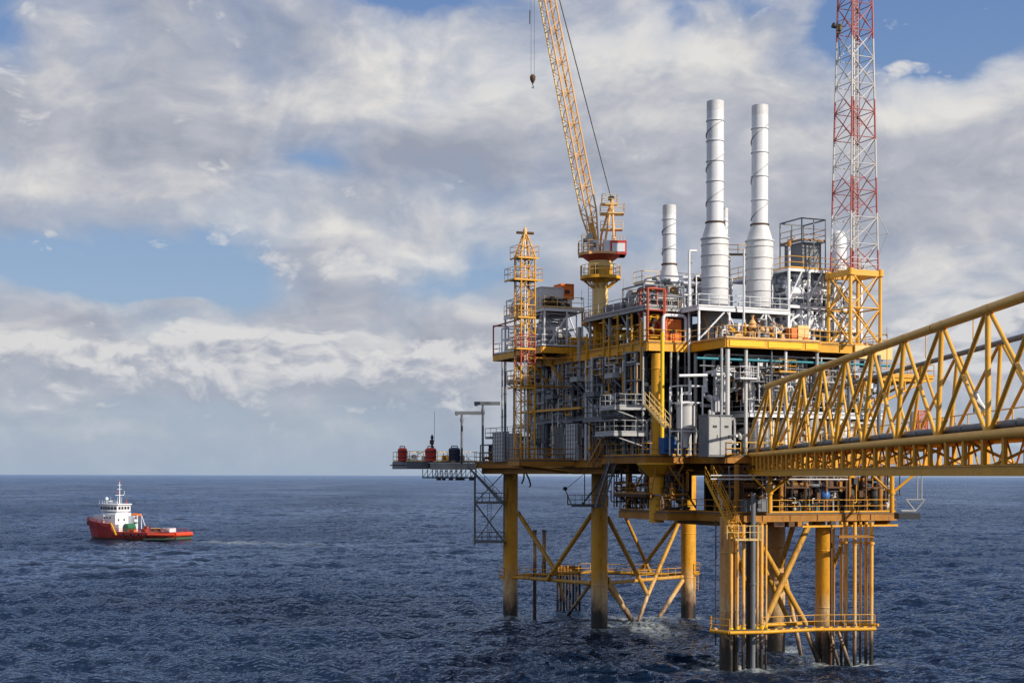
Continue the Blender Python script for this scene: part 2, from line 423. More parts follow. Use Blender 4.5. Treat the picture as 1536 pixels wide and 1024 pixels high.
rm = MB(); rail(rm, [(SL - .3, 14.2, ZR), (SL - .3, 5.6, ZR), (-.2, 5.6, ZR), (-.2, -.4, ZR), (1.2, -.4, ZR)], 'yellow'); rail(rm, [(5, -.4, ZR), (18.5, -.4, ZR), (18.5, 14, ZR)], 'yellow'); add('railing', rm, parent=mdr)
# ---- mezzanine, shaded left face
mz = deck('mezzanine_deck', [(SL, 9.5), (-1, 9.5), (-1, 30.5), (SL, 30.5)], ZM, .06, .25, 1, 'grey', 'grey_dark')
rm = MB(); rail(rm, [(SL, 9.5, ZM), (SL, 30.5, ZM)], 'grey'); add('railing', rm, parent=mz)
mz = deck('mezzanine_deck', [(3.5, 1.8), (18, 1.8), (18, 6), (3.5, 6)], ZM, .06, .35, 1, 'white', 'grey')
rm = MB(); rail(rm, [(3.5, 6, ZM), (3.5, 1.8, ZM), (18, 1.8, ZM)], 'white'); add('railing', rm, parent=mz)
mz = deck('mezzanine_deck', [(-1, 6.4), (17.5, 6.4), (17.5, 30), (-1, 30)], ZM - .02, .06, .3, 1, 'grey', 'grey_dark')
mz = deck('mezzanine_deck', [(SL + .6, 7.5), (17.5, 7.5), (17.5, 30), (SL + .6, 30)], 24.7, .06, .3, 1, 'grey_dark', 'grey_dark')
# ---- upper deck
ud = deck('upper_deck', [(SL, 5.95), (0, 5.95), (0, 0), (9.6, 0), (9.6, .9), (17.6, .9), (17.6, 30.5), (SL, 30.5)], ZU, .08, .72, 1, 'yellow', 'brown')
mb = MB(m='yellow_bright'); mb.box((.25, -.17, ZU - .7), (3.75, -.11, ZU - .2)); mb.box((4.15, -.17, ZU - .7), (7.6, -.11, ZU - .2)); mb.box((8, -.17, ZU - .7), (9.3, -.11, ZU - .2))
add('fascia_panel', mb, 'bright yellow web plate on the front beam of the upper deck', ud)
rm = MB(); rail(rm, [(SL, 30, ZU), (SL, 5.95, ZU), (0, 5.95, ZU)], 'yellow'); rail(rm, [(0, 5.95, ZU), (0, 0, ZU), (9.6, 0, ZU)], 'crane_peach'); rail(rm, [(9.6, .9, ZU), (17.6, .9, ZU), (17.6, 12, ZU)], 'yellow'); add('railing', rm, parent=ud)
# ---- top deck, left
td = deck('top_deck', [(SL, 6.6), (1, 6.6), (1, 18.5), (SL, 18.5)], ZT, .08, .3, 1, 'grey_light', 'grey')
rm = MB(); rail(rm, [(SL, 18.5, ZT), (SL, 6.6, ZT), (-.5, 6.6, ZT)], 'grey_light'); add('railing', rm, parent=td)
# ---- columns of the shaded face and of the lit faces
for t in (8.2, 12.2, 16, 20, 23.8, 27.2, 30.3):
    mb = MB(); mb.beam((SL + .2, t, ZL), (SL + .2, t, ZU - .9), .28, .28, 'grey'); add('column', mb)
for t in (6.9, 10, 13.5, 17.5):
    mb = MB(); mb.beam((SL + .15, t, ZU), (SL + .15, t, ZT - .4), .2, .2, 'grey_light'); mb.beam((SL + .15, t, ZT - 1.6), (SL + .15, t + 1.2, ZT - .4), .12, .12); add('column', mb)
mb = MB(); a = pS(SL - .45, 993, 655); mb.tube(a, (a[0], a[1], ZU + .5), .17, 12, m='yellow_bright'); add('column', mb)
for px, r, m in ((1006, .1, 'grey_light'), (1016.5, .1, 'grey_light'), (1027, .08, 'grey'), (1043, .17, 'grey_light')):
    a = pT(5.5, px, 600); mb = MB(); mb.tube((a[0], a[1], ZR), (a[0], a[1], ZU - .9), r, 10, m=m); add('column', mb)
for px, r, m in ((1082, .12, 'grey_light'), (1091, .2, 'silver'), (1118.5, .16, 'silver'), (1178, .14, 'white'), (1157, .07, 'grey'), (1225, .16, 'grey_light'), (1273, .16, 'grey'), (1318, .18, 'grey')):
    a = pT(.25, px, 600); mb = MB(); mb.tube((a[0], a[1], ZR), (a[0], a[1], ZU - .9), r, 10, m=m); add('column', mb)
for s in (4, 9, 14, 17.3):
    for t in (14, 22, 29.5):
        mb = MB(); mb.beam((s, t, ZL), (s, t, ZU - .9), .35, .35, 'grey_dark'); add('column', mb)
for s in (3, 8.5, 13.5, 17.3):
    mb = MB(); mb.beam((s, 5.8, ZR), (s, 5.8, ZU - .9), .3, .3, 'grey'); add('column', mb)
# inner walls: the modules behind the open face, ribbed; the near-black ones paint in the interior shade
mb = MB()
def ribwall(a, b, z0, z1, m='shade_black', rib='grey_dark', st=.9, nrm=(0, 0)):
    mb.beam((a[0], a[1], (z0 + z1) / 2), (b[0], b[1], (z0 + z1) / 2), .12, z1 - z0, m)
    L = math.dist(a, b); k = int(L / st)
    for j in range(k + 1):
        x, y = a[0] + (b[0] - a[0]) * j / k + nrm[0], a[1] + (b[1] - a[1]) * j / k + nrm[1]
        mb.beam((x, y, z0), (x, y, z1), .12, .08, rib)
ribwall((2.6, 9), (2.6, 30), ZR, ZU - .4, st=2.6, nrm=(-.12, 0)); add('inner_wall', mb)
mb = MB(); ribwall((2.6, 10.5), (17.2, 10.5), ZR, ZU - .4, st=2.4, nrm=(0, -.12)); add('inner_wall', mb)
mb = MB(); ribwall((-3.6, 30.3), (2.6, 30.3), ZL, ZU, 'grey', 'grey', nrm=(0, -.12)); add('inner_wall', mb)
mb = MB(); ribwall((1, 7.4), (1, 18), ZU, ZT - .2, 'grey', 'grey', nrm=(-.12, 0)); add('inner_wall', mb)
# ---- cellar deck
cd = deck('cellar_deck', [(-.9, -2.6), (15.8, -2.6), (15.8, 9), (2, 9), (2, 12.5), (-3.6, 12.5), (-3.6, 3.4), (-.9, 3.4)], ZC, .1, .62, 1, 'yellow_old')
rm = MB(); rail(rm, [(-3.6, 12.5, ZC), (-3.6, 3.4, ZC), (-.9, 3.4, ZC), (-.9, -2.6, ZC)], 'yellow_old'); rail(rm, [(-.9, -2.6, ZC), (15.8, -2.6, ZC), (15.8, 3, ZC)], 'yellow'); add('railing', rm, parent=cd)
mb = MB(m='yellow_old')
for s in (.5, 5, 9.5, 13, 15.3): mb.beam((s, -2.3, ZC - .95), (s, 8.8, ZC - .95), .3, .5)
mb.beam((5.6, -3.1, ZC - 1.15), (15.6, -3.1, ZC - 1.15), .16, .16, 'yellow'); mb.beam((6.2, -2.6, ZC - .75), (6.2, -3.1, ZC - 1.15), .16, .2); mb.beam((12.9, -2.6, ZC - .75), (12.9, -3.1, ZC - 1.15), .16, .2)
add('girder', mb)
for s, t in ((-.2, -2), (4.2, -2), (14.6, -2), (8.7, 4.5), (-3, 12), (13, 8.5), (4, 8.5), (-1, 8)):
    mb = MB(); mb.lathe((s, t, ZC), [(.22, 0), (.22, ZR - ZC - .8)], 12, 'yellow_old'); add('column', mb)
mb = MB(); ribwall((3.5, 9), (15.4, 9), ZC, ZR - 1.7, 'shade_black', 'brown', nrm=(0, -.12)); add('inner_wall', mb)  # near-black wall colour stands in for shade under the main deck
mb = MB(); ribwall((1.5, 6), (12.2, 6), ZC, ZR - 1.3, 'shade_black', 'brown', 1.1, nrm=(0, -.12)); add('inner_wall', mb)
# raking struts below the main deck corner
for a, b in (((-3, 4.6), (-.2, 4.6)), ((-3.4, 8), (-1, 5.5)), ((0, 1), (2.6, 1)), ((-3.6, 12), (-1.2, 12)), ((4.5, -.2), (2.2, 3)), ((-3.8, 7), (-3.8, 11)), ((-2, 3.8), (-2, 7.5))):
    mb = MB(); mb.tube((*a, ZR - .9), (*b, ZC + .3), .09, 8, m='yellow_old'); add('brace', mb)
# ---- bridge bearing brackets
for px, Y in ((1155, 121.6), (1338, 124.0)):
    x, y, z = at(px, 737, Y)
    mb = MB(W, 'yellow'); mb.tube((x, y, 12.95), (x, y, 16.35), .19, 12); mb.tube((x, y, 14.6), (x - 1.6, y + .6, 16.2), .1, 8); mb.tube((x, y, 14.6), (x + 1.9, y, 16.2), .12, 8)
    mb.tube((x, y, 14.5), (x, y, 14.7), .27, 12)
    add('bearing_post', mb)
# ---- boat landing walkway of the near jacket
zw = 3.25; P = [at(1066, 944, 121), at(1095, 949, 119.5), at(1143, 947, 120), at(1222, 941, 122.2), at(1314, 938.5, 122.8)]
P = [(p[0], p[1], zw) for p in P]; Q = [(p[0] + .3, p[1] + 1.5, zw) for p in P]
mb = MB(W, 'yellow')
for i in range(4):
    mb.tube(P[i], P[i + 1], .15, 10); mb.tube(Q[i], Q[i + 1], .1, 8)
for p, q in zip(P, Q): mb.tube(p, q, .1, 8)
for i in range(4):
    for k in range(7):
        a = Vector(P[i]).lerp(Vector(P[i + 1]), (k + .5) / 7); b = Vector(Q[i]).lerp(Vector(Q[i + 1]), (k + .5) / 7); mb.beam(tuple(a + Vector((0, .15, .1))), tuple(b + Vector((0, 0, .1))), .3, .03, 'grating'); mb.m = 'yellow'
walk = add('landing_walkway', mb)
mb = MB(W); rail(mb, [P[0], P[1]], 'yellow'); rail(mb, [P[0], Q[0]], 'yellow'); rail(mb, [Q[2], Q[3], Q[4]], 'yellow', toe=False); add('railing', mb, parent=walk)
mb = MB(W, 'yellow'); mb.tube(at(1147, 935, 127), at(1236, 931, 128.5), .16, 10); mb.tube(at(1236, 931, 128.5), at(1318, 934, 125), .13, 10); mb.tube(at(1147, 935, 127), at(1109, 937, 124), .14, 10); walk2 = add('landing_walkway', mb)
# ---- far jacket walkway ring
mb = MB(W, 'yellow'); Zr = []
for a, b in (((758, 867, 165), (777, 865, 163)), ((777, 866, 163), (886, 872, 153)), ((912, 873, 153), (1024, 864, 164.5)), ((780, 862, 166), (886, 858, 168)), ((912, 859, 168), (1024, 860, 166))):
    p, q = at(*a), at(*b); mb.tube(p, q, .12, 8)
    mb2 = (p, q); Zr.append(mb2)
mb.prism([at(749, 866, 164)[:2], at(757, 866, 164)[:2], at(757, 866, 166)[:2], at(749, 866, 166)[:2]], 4.5, 4.6); mb.prism([at(1041, 861, 164)[:2], at(1050, 861, 164)[:2], at(1050, 861, 167)[:2], at(1041, 861, 167)[:2]], 5.0, 5.1)
wk = add('jacket_walkway', mb)
mb = MB(W)
for p, q in Zr: rail(mb, [p, q], 'yellow', toe=False)
for a, b in ((749, 757), (1041, 1050)):
    z = 4.6 if a < 800 else 5.1
    c = [(*at(a, 0, 164)[:2], z), (*at(b, 0, 164)[:2], z), (*at(b, 0, 166.5)[:2], z), (*at(a, 0, 166.5)[:2], z)]; rail(mb, c, 'yellow', closed=True)
ladder(mb, at(1045, 0, 164)[0], 164, 3.2, 5.1, 'yellow')
add('railing', mb, parent=wk)
# ---- stairs and small balconies
mb = MB(W); a, b = at(1058, 716, 122.2), at(1102, 806, 120.2); stair(mb, a, b, (.75, .5), 'yellow'); add('stairway', mb)
mb = MB(W); x, y, z = b; mb.prism([(x, y - .6), (x + 2.1, y - .5), (x + 2.1, y + .9), (x, y + .9)], z - .12, z, 'crane_cream'); sp = add('stair_landing', mb)
mb = MB(W); rail(mb, [(x - .7, y - .6, z), (x + 2.1, y - .6, z), (x + 2.1, y + .9, z)], 'crane_cream', toe=False, step=.9); add('railing', mb, parent=sp)
def balcony(s0, s1, t0, t1, z, m, name='balcony', open_side=None, bracket=True):
    mb = MB(); mb.prism([(s0, t0), (s1, t0), (s1, t1), (s0, t1)], z - .08, z, 'grating')
    for a, b in (((s0, t0), (s1, t0)), ((s1, t0), (s1, t1)), ((s1, t1), (s0, t1)), ((s0, t1), (s0, t0))): mb.beam((*a, z - .16), (*b, z - .16), .08, .3, m)
    if bracket:
        for t in (t0 + .2, t1 - .2): mb.tube((s0, t, z - .3), (s1 + .2, t, z - 1.3), .06, 6, m=m)
    o = add(name, mb)
    rm = MB(); rail(rm, [(s1, t1, z), (s0, t1, z), (s0, t0, z), (s1, t0, z)], m, step=1.0); add('railing', rm, parent=o); return o
balcony(-7.2, -4.2, 6.6, 9.4, 22.1, 'grey_light'); balcony(-7.4, -4.2, 6.4, 10, 19.8, 'grey_light'); balcony(-6.6, -4.2, 10.2, 14, 21.2, 'grey')
mb = MB(); stair(mb, pS(-6.6, 966, 604), pS(-5.4, 998, 640), (.5, 0), 'crane_cream'); add('stairway', mb)
mb = MB(); stair(mb, pS(-5.6, 908, 645), pS(-5.4, 880, 700), (.6, 0), 'yellow_old'); add('stairway', mb)
mb = MB(); stair(mb, pS(-5.2, 915, 690), pS(-5.2, 893, 760), (.7, 0), 'grey'); add('stairway', mb)
balcony(-6, -4.2, 29, 33, 25.8, 'grey', bracket=True)
# far right yellow outrigger deck
ro = MB(); ro.prism([(17.6, 2), (23.8, 2), (23.8, 7), (17.6, 7)], 25.1, 25.3, 'yellow')
for t in (2.2, 4.5, 6.8): ro.tube((23.4, t, 25.1), (17.6, t, 22.6), .12, 8, m='yellow'); ro.tube((20.6, t, 25.1), (20.6, t, 23.9), .1, 8); ro.beam((17.6, t, 24.95), (23.8, t, 24.95), .2, .35)
ro = add('outrigger_deck', ro); rm = MB(); rail(rm, [(17.8, 2, 25.3), (23.8, 2, 25.3), (23.8, 7, 25.3)], 'yellow'); add('railing', rm, parent=ro)
mb = MB(); mb.box((13.8, .55, ZU - 1.25), (17.9, .75, ZU - .05), 'crane_cream'); add('fascia_panel', mb, 'pale yellow end plate of the upper deck', ud)
# cantilevered balcony below the main deck at leg B and its lamp arm
mb = MB(W); x0, y0, z0 = at(858, 757, 151); x1 = at(905, 757, 151)[0]
mb.prism([(x0, y0), (x1, y0), (x1, y0 + 2), (x0, y0 + 2)], z0 - .15, z0, 'grey'); mb.tube((x0 + 1.3, y0, z0), (x0 + 1.3, y0, z0 + 3.6), .05, 6, m='grey'); mb.tube((x0 + 1, y0, z0), (x0 + 3.3, y0, z0 + 3), .09, 6); mb.tube((x0, y0, z0), (x0 - .7, y0, z0 + 1.6), .05, 6); mb.tube((x0 - .7, y0, z0 + 1.6), (x0 + 1.2, y0, z0 + 3.2), .03, 6)
bb = add('balcony', mb); rm = MB(W); rail(rm, [(x0 - .4, y0 + 2, z0), (x0 - .4, y0, z0), (x1, y0, z0)], 'grey', step=.8); add('railing', rm, parent=bb)
mb = MB(W); mb.lathe((x0 - .7, y0, z0 + 1.5), [(.02, 0), (.2, .05), (.22, .3), (.05, .42)], 10, 'black'); add('lamp', mb, parent=bb)
# ================================================================== CONDUCTORS, PILES
G = 'conductor tubes of the near jacket'
for i, (px, r, m, yb) in enumerate(((1097, .14, 'crane_peach', 1003), (1106.5, .12, 'yellow', 1000), (1115.5, .15, 'yellow', 1002), (1142.5, .17, 'yellow', 998), (1087, .1, 'yellow', 999), (1136.5, .11, 'yellow', 1001), (1149.5, .1, 'yellow', 996))):
    x, y, _ = at(px, yb, water(px, yb)); mb = MB(W, 'riser')
    mb.tube((x, y, -5), (x, y, 12.0), r, 12); mb.lathe((x, y, 3.0), [(r, 0), (r + .06, 0), (r + .06, .5), (r, .5)], 12, 'yellow_bright')
    mb.build('riser_pipe', None, ['pale riser pipe under the small stair landing', 'yellow riser pipe just right of the pale one', 'yellow riser pipe between the shaded leg and dark caisson', 'thick yellow riser pipe right of the grey caisson', 'thin riser pipe left of the pale one', 'thin riser pipe squeezed between caisson and thick yellow riser', 'thin riser pipe on the right edge of the near left cluster'][i], 'pipe', G)
for px, r, m, yb, lb in ((1130, .2, 'grey', 1001, 'slate grey blue caisson pipe running from cellar deck into sea'), (1123.5, .22, 'black', 996, 'black caisson pipe behind the slate grey one')):
    x, y, _ = at(px, yb, water(px, yb)); mb = MB(W, 'grey' if r < .21 else 'black')
    mb.tube((x, y, -5), (x, y, 14.6 if r < .21 else 12.3), r, 14)
    for z in (3.2, 7, 11): mb.tube((x, y, z), (x, y, z + .15), r + .06, 14)
    mb.build('caisson_pipe', None, lb, 'pipe')
x, y, _ = at(1074, 925, 121.5); mb = MB(W, 'grey_dark'); mb.tube((x, y, 2), (x, y, 12.4), .06, 6); mb.build('thin_line_pipe', None, 'thin dark pipe left of the shaded near leg', 'pipe')
rl = ['leftmost of the six risers right of the last leg', 'second riser from the left right of the last leg', 'third riser from the left right of the last leg', 'fourth riser from the left right of the last leg', 'fifth riser from the left right of the last leg', 'rightmost riser pipe of the near jacket']
for i, px in enumerate((1262.5, 1269.5, 1282.5, 1291, 1299.5, 1307.5)):
    yb = 990 + (i % 3); x, y, _ = at(px, yb, water(px, yb)); mb = MB(W, 'riser'); r = (.13, .15, .16, .11, .14, .17)[i]
    mb.tube((x, y, -5), (x, y, 12.1), r, 12)
    mb.tube((x, y, 10.2), (x, y, 10.4), r + .1, 10); mb.lathe((x, y, 3.0), [(r, 0), (r + .06, 0), (r + .06, .45), (r, .45)], 12)
    mb.build('riser_pipe', None, rl[i], 'pipe', 'riser pipes right of the last leg')
mb = MB(W, 'yellow_old'); a = at(1258, 802, 124.5); b = at(1311, 801, 125); mb.beam(a, b, .3, .22); add('riser_guide', mb)
x, y, _ = at(1247, 935, 125.6); mb = MB(W, 'brown'); mb.tube((x, y, -3), (x, y, 12.2), .11, 10); mb.build('riser_pipe', None, 'rusty brown pipe running down the front of the last leg', 'pipe')
for i in range(8):
    px = 837 + i * 4.7; x, y, _ = at(px, 917, water(px, 917) + (i % 2) * 1.2); mb = MB(W, 'pile_dark')
    mb.tube((x, y, -4), (x, y, 4.6), .145, 10); mb.tube((x, y, 4.6), (x, y, 5.4), .2, 10, m='yellow_old')
    mb.build('conductor_pipe', None, 'dark conductor pipe in the row behind the far jacket walkway', 'pipe', 'row of dark conductors')
for i, (px, yb, r, lb) in enumerate(((802.5, 929, .2, 'slim dark pile with free top rising left of its twin'), (816.5, 917, .25, 'thicker grey pile with free top standing right of its twin'))):
    x, y, _ = at(px, yb, water(px, yb)); zt = at(px, 794, y)[2]; mb = MB(W, 'pile_dark'); mb.tube((x, y, -4 if i == 0 else 3.6), (x, y, zt), r, 12); mb.tube((x, y, zt - .25), (x, y, zt), r + .05, 12)
    mb.build('free_pile', None, lb, 'pile')
# ================================================================== ACCESS TOWER below left end (grey)
x0, Yt = at(712, 0, 163)[0], 163; x1 = at(756, 0, 163)[0]
zt_, zm_, zb_ = 16.3, at(712, 754, 163)[2], at(712, 813, 163)[2]
at_ = root('access_tower', (x0 + 1.5, Yt + 1, zb_), 'hanging grey lattice access tower beside the leftmost leg', 'tower')
mb = MB(W, 'grey')
for x in (x0, x1):
    for y in (Yt, Yt + 2.2): mb.beam((x, y, zb_ - (.4 if x == x0 and y == Yt else 0)), (x, y, zt_), .13, .13)
for z in (zm_, zb_):
    for y in (Yt, Yt + 2.2): mb.beam((x0, y, z), (x1, y, z), .14, .2)
    for x in (x0, x1): mb.beam((x, Yt, z), (x, Yt + 2.2, z), .14, .2)
for (za, zc) in ((zb_, zm_), (zm_, zt_)):
    for y in (Yt, Yt + 2.2): mb.tube((x0, y, za), (x1, y, zc), .055, 6); mb.tube((x1, y, za), (x0, y, zc), .055, 6)
mb.build('frame', at_)
mb = MB(W, 'grating'); mb.box((x0, Yt, zm_), (x1, Yt + 2.2, zm_ + .06)); mb.box((x0, Yt, zb_), (x1, Yt + 2.2, zb_ + .06)); mb.build('floor', at_)
mb = MB(W); c = lambda z: [(x0, Yt, z), (x1, Yt, z), (x1, Yt + 2.2, z), (x0, Yt + 2.2, z)]
rail(mb, c(zm_), 'grey', closed=True, step=.8); rail(mb, c(zb_), 'grey', closed=True, step=.8); mb.build('railing', at_)
mb = MB(W); stair(mb, at(702, 700, 162.7), at(752, 754, 162.7), (0, .7), 'grey'); mb.build('stairway', at_)
mb = MB(W); ladder(mb, (x0 + x1) / 2, Yt + 1, zb_, zm_, 'grey'); mb.build('ladder', at_)
# ================================================================== LEFT CANTILEVER DECK
cz = 17.55; cs0, cs1, ct0, ct1 = -12.6, SL - .1, 45.2, 50
cl = root('cantilever_deck', S(-8, 47, cz - 1), 'grey cantilevered laydown deck at the left end of the platform', 'deck')
mb = MB(); mb.box((cs0, ct0, cz - .1), (cs1, ct1, cz), 'grating')
mb.box((cs0, ct0 - .12, cz - .85), (cs0 + 2.4, ct0 + .1, cz - .05), 'grey'); mb.box((cs0 + 2.6, ct0 - .3, cz - .9), (cs1 - .1, ct0 - .06, cz - .16), 'silver'); mb.box((cs0 - .1, ct0, cz - .85), (cs0 + .1, ct1, cz - .05), 'grey'); mb.box((cs0 + .2, ct1 - .2, cz - .8), (cs1, ct1, cz - .12), 'grey')
mb.tube((cs0 - 1.9, ct0 + .4, cz - .45), (cs0, ct0 + .4, cz - .45), .06, 6, m='grey_dark'); mb.build('deck_frame', cl)
mb = MB(m='grey')
for t in (ct0 + .2, ct1 - .4):
    mb.beam((cs0 + 3.4, t, cz - 1.8), (cs1, t, cz - 1.8), .1, .16)
    for k in range(9):
        s = cs0 + 3.4 + k * (cs1 - cs0 - 3.4) / 8; mb.beam((s, t, cz - 1.9), (s, t, cz - .85), .07, .07)
        if k < 8: mb.tube((s, t, cz - 1.8), (s + (cs1 - cs0 - 3.4) / 8, t, cz - .95), .035, 5)
for k in range(9): s = cs0 + 3.4 + k * (cs1 - cs0 - 3.4) / 8; mb.beam((s, ct0 + .2, cz - 1.8), (s, ct1 - .4, cz - 1.8), .07, .1)
for k in range(6): mb.box((cs0 + 4.2 + k * .75, ct0 + .5 + U(0, 2), cz - 2.1), (cs0 + 4.5 + k * .75, ct0 + 1 + U(0, 2), cz - 1.7), 'grey_dark')
mb.build('underhung_truss', cl)
mb = MB(); rail(mb, [(cs1, ct0, cz), (cs0, ct0, cz), (cs0, ct1, cz), (cs1, ct1, cz)], 'crane_cream', step=1.2); mb.build('railing', cl)
def drum(px, Y, m, lb, w, h):
    x, y, _ = at(px, 0, Y); rt = root('storage_drum', (x, y, cz), lb, 'drum', 'drums on the laydown deck'); mb = MB(W, m); r = w / 2
    prof = [(.05, 0), (r * .82, 0), (r * .95, .06)]
    for k in range(4): z = h * k / 4; prof += [(r, z + .05), (r, z + h / 4 - .06), (r * .93, z + h / 4 - .03)]
    prof += [(r * .86, h + .05), (r * .6, h + .12), (.05, h + .15)]
    mb.lathe((x, y, cz), prof, 16); mb.build('shell', rt)
    mb = MB(W, m)
    mb.tube((x - r * .5, y, cz + h * .5), (x - r * .5, y, cz + h + .3), .05, 6, m='grey_dark'); mb.tube((x + r * .5, y, cz + h * .5), (x + r * .5, y, cz + h + .3), .05, 6); mb.tube((x - r * .5, y, cz + h + .3), (x + r * .5, y, cz + h + .3), .05, 6)
    for q in (.3, .72): mb.lathe((x, y, cz + h * q), [(r, 0), (r + .035, 0), (r + .035, .07), (r, .07)], 16, 'grey_dark')
    mb.build('strap', rt)
drum(603.5, 162, 'red', 'leftmost red drum at the tip of the laydown deck', 1.05, 1.35)
drum(646, 161, 'red', 'wider red drum under the antenna pole', 1.25, 1.35)
drum(681.5, 162, 'navy', 'dark navy rounded drum on the laydown deck', 1.3, 1.4)
x, y, _ = at(648, 0, 163.5); rt = root('antenna_pole', (x, y, cz), 'dark instrument pole with thin whip antenna behind a red drum', 'antenna')
mb = MB(W, 'grey_dark'); mb.tube((x, y, cz), (x, y, cz + 2.6), .12, 8); mb.box((x - .25, y - .2, cz + 1.9), (x + .2, y + .2, cz + 2.4)); mb.lathe((x, y, cz + 2.5), [(.1, 0), (.2, .15), (.1, .4), (.05, .5)], 8); mb.tube((x, y, cz + 1.5), (x - 1.6, y, cz + .8), .04, 6); mb.build('pole', rt)
mb = MB(W, 'grey_dark'); mb.tube((x + .25, y, cz + 2.2), (x + .28, y, cz + 5.6), .022, 5); mb.build('whip_antenna', rt)
for i, (pxp, pxa, pxb, ya, Y, lb) in enumerate(((692.5, 682, 727, 619.5, 163, 'shorter grey davit post with flat arm above the laydown deck'), (724, 711, 750, 605, 160, 'taller grey davit post with flat arm beside the platform'))):
    x, y, z = at(pxp, ya, Y); rt = root('davit', (x, y, cz), lb, 'davit'); mb = MB(W, 'grey'); mb.tube((x, y, cz - .3), (x, y, z), .13, 10); mb.tube((x, y, z - 1), (x, y, z - .6), .18, 10); mb.build('post', rt)
    mb = MB(W, 'grey'); mb.beam(at(pxa, ya, Y), at(pxb, ya, Y), .25, .38); mb.beam(at(pxa + 1, ya + 2, Y), at(pxa + 5, ya + 2, Y), .3, .3); mb.build('arm', rt)
for i in range(4):
    x, y, z = at(618 + i * 21 + 9 * (i > 1), 0, 164.5); mb = MB(W, 'grey'); mb.box((x - .5, y, cz), (x + .5, y + .8, cz + U(.35, .7)), random.choice(['grey_dark', 'yellow_old', 'grey_light'])); mb.tube((x - .3, y, cz), (x - .3, y, cz + .95), .05, 6, m='grey_light'); mb.lathe((x + .2, y + .3, cz + .3), [(.3, 0), (.3, .4), (.05, .5)], 10, 'grey')
    mb.build('deck_locker', None, 'small deck locker with vent among the drums of the laydown deck', 'locker', 'lockers on the laydown deck')
# ================================================================== LEFT UPPER EQUIPMENT PLATFORM
ls0, ls1, lt0, lt1 = -7.0, -2.4, 22.2, 34.2; lz = at(834, 517.5, 0 + S(ls0, lt0, 0)[1])[2]; lz2 = lz + 3.75
lp = root('equipment_platform', S(-5, 26, lz), 'two storey equipment platform on yellow deck behind the vent tower', 'platform')
mb = MB(); mb.box((ls0, lt0, lz - .08), (ls1, lt1, lz), 'grating')
for a, b in (((ls0, lt0), (ls1, lt0)), ((ls0, lt0), (ls0, lt1)), ((ls1, lt0), (ls1, lt1)), ((ls0, lt1), (ls1, lt1))):
    mb.beam((*a, lz - .42), (*b, lz - .42), .22, .6, 'yellow')
for k in range(7): t = lt0 + .6 + k * 1.3; mb.beam((ls0, t, lz - .3), (ls1, t, lz - .3), .1, .3, 'yellow_old')
mb.build('lower_deck', lp)
mb = MB(m='grey_light'); mb.box((ls0 + .3, lt0 + .2, lz2 - .08), (ls1, lt1 - 2, lz2), 'grating')
for a, b in (((ls0 + .3, lt0 + .2), (ls1, lt0 + .2)), ((ls0 + .3, lt0 + .2), (ls0 + .3, lt1 - 2)), ((ls1, lt0 + .2), (ls1, lt1 - 2))): mb.beam((*a, lz2 - .2), (*b, lz2 - .2), .12, .28, 'white')
mb.build('upper_deck', lp)
for s, t in ((ls0 + .4, lt0 + .3), (ls1 - .1, lt0 + .3), (ls0 + .4, lt1 - 2.1), (ls1 - .1, lt1 - 2.1), (ls0 + .4, 25.5), (-4.2, lt0 + .3)):
    mb = MB(); mb.beam((s, t, lz), (s, t, lz2 - .3), .16, .16, 'white'); mb.build('post', lp)
for a, b in (((-6, lt0 + .4, lz + .3), (-4, lt0 + .4, lz2 - .6)), ((-4, lt0 + .4, lz2 - .6), (-2.8, lt0 + .4, lz + .5)), ((ls0 + .4, 23, lz2 - .4), (ls0 + .4, 25.5, lz + .2))):
    mb = MB(); mb.tube(a, b, .09, 7, m='white'); mb.build('brace', lp)
mb = MB(); rail(mb, [(ls1, lt0, lz), (ls0, lt0, lz), (ls0, lt1, lz), (ls1, lt1, lz)], 'white'); mb.build('railing', lp)
mb = MB(); rail(mb, [(ls1, lt0 + .2, lz2), (ls0 + .3, lt0 + .2, lz2), (ls0 + .3, lt1 - 2, lz2)], 'crane_cream'); mb.build('railing', lp)
mb = MB(m='red_frame'); mb.tube((ls0 - .05, lt1, lz - .3), (ls0 - .05, lt1, lz + 3), .08, 6); mb.tube((ls0 - .05, lt1, lz + 2.9), (ls0 - .05, lt0 + 3, lz + 3.1), .08, 6); mb.tube((ls0 - .05, lt1, lz + 3), (ls1, lt1, lz + 3), .07, 6); mb.build('davit_frame', lp, 'red tube frame at the far corner')
for t in (23, 26.5, 30.3):
    mb = MB(); mb.tube((ls0 + .4, t, lz - .7), (SL - .05, t, ZU - 2.6), .12, 8, m='yellow'); mb.build('knee_brace', lp)
mb = MB(); mb.beam((ls1 - .2, 23, ZU), (ls1 - .2, 23, lz - .6), .3, .3, 'yellow'); mb.build('post', lp)
manifold(-6.6, -3.2, 27.5, 33, lz, lz + 2.6, 16, 'white pipe and valve module at the far end of the equipment platform', None, ('white', 'white', 'grey_light', 'red_frame'), frame=True)
manifold(-6.6, -4.2, 28.2, 31.8, lz2, lz2 + 1.6, 12, 'white and brown pipework on top of the equipment platform behind the cabin', None, ('white', 'brown', 'grey_light', 'yellow'), frame=True)
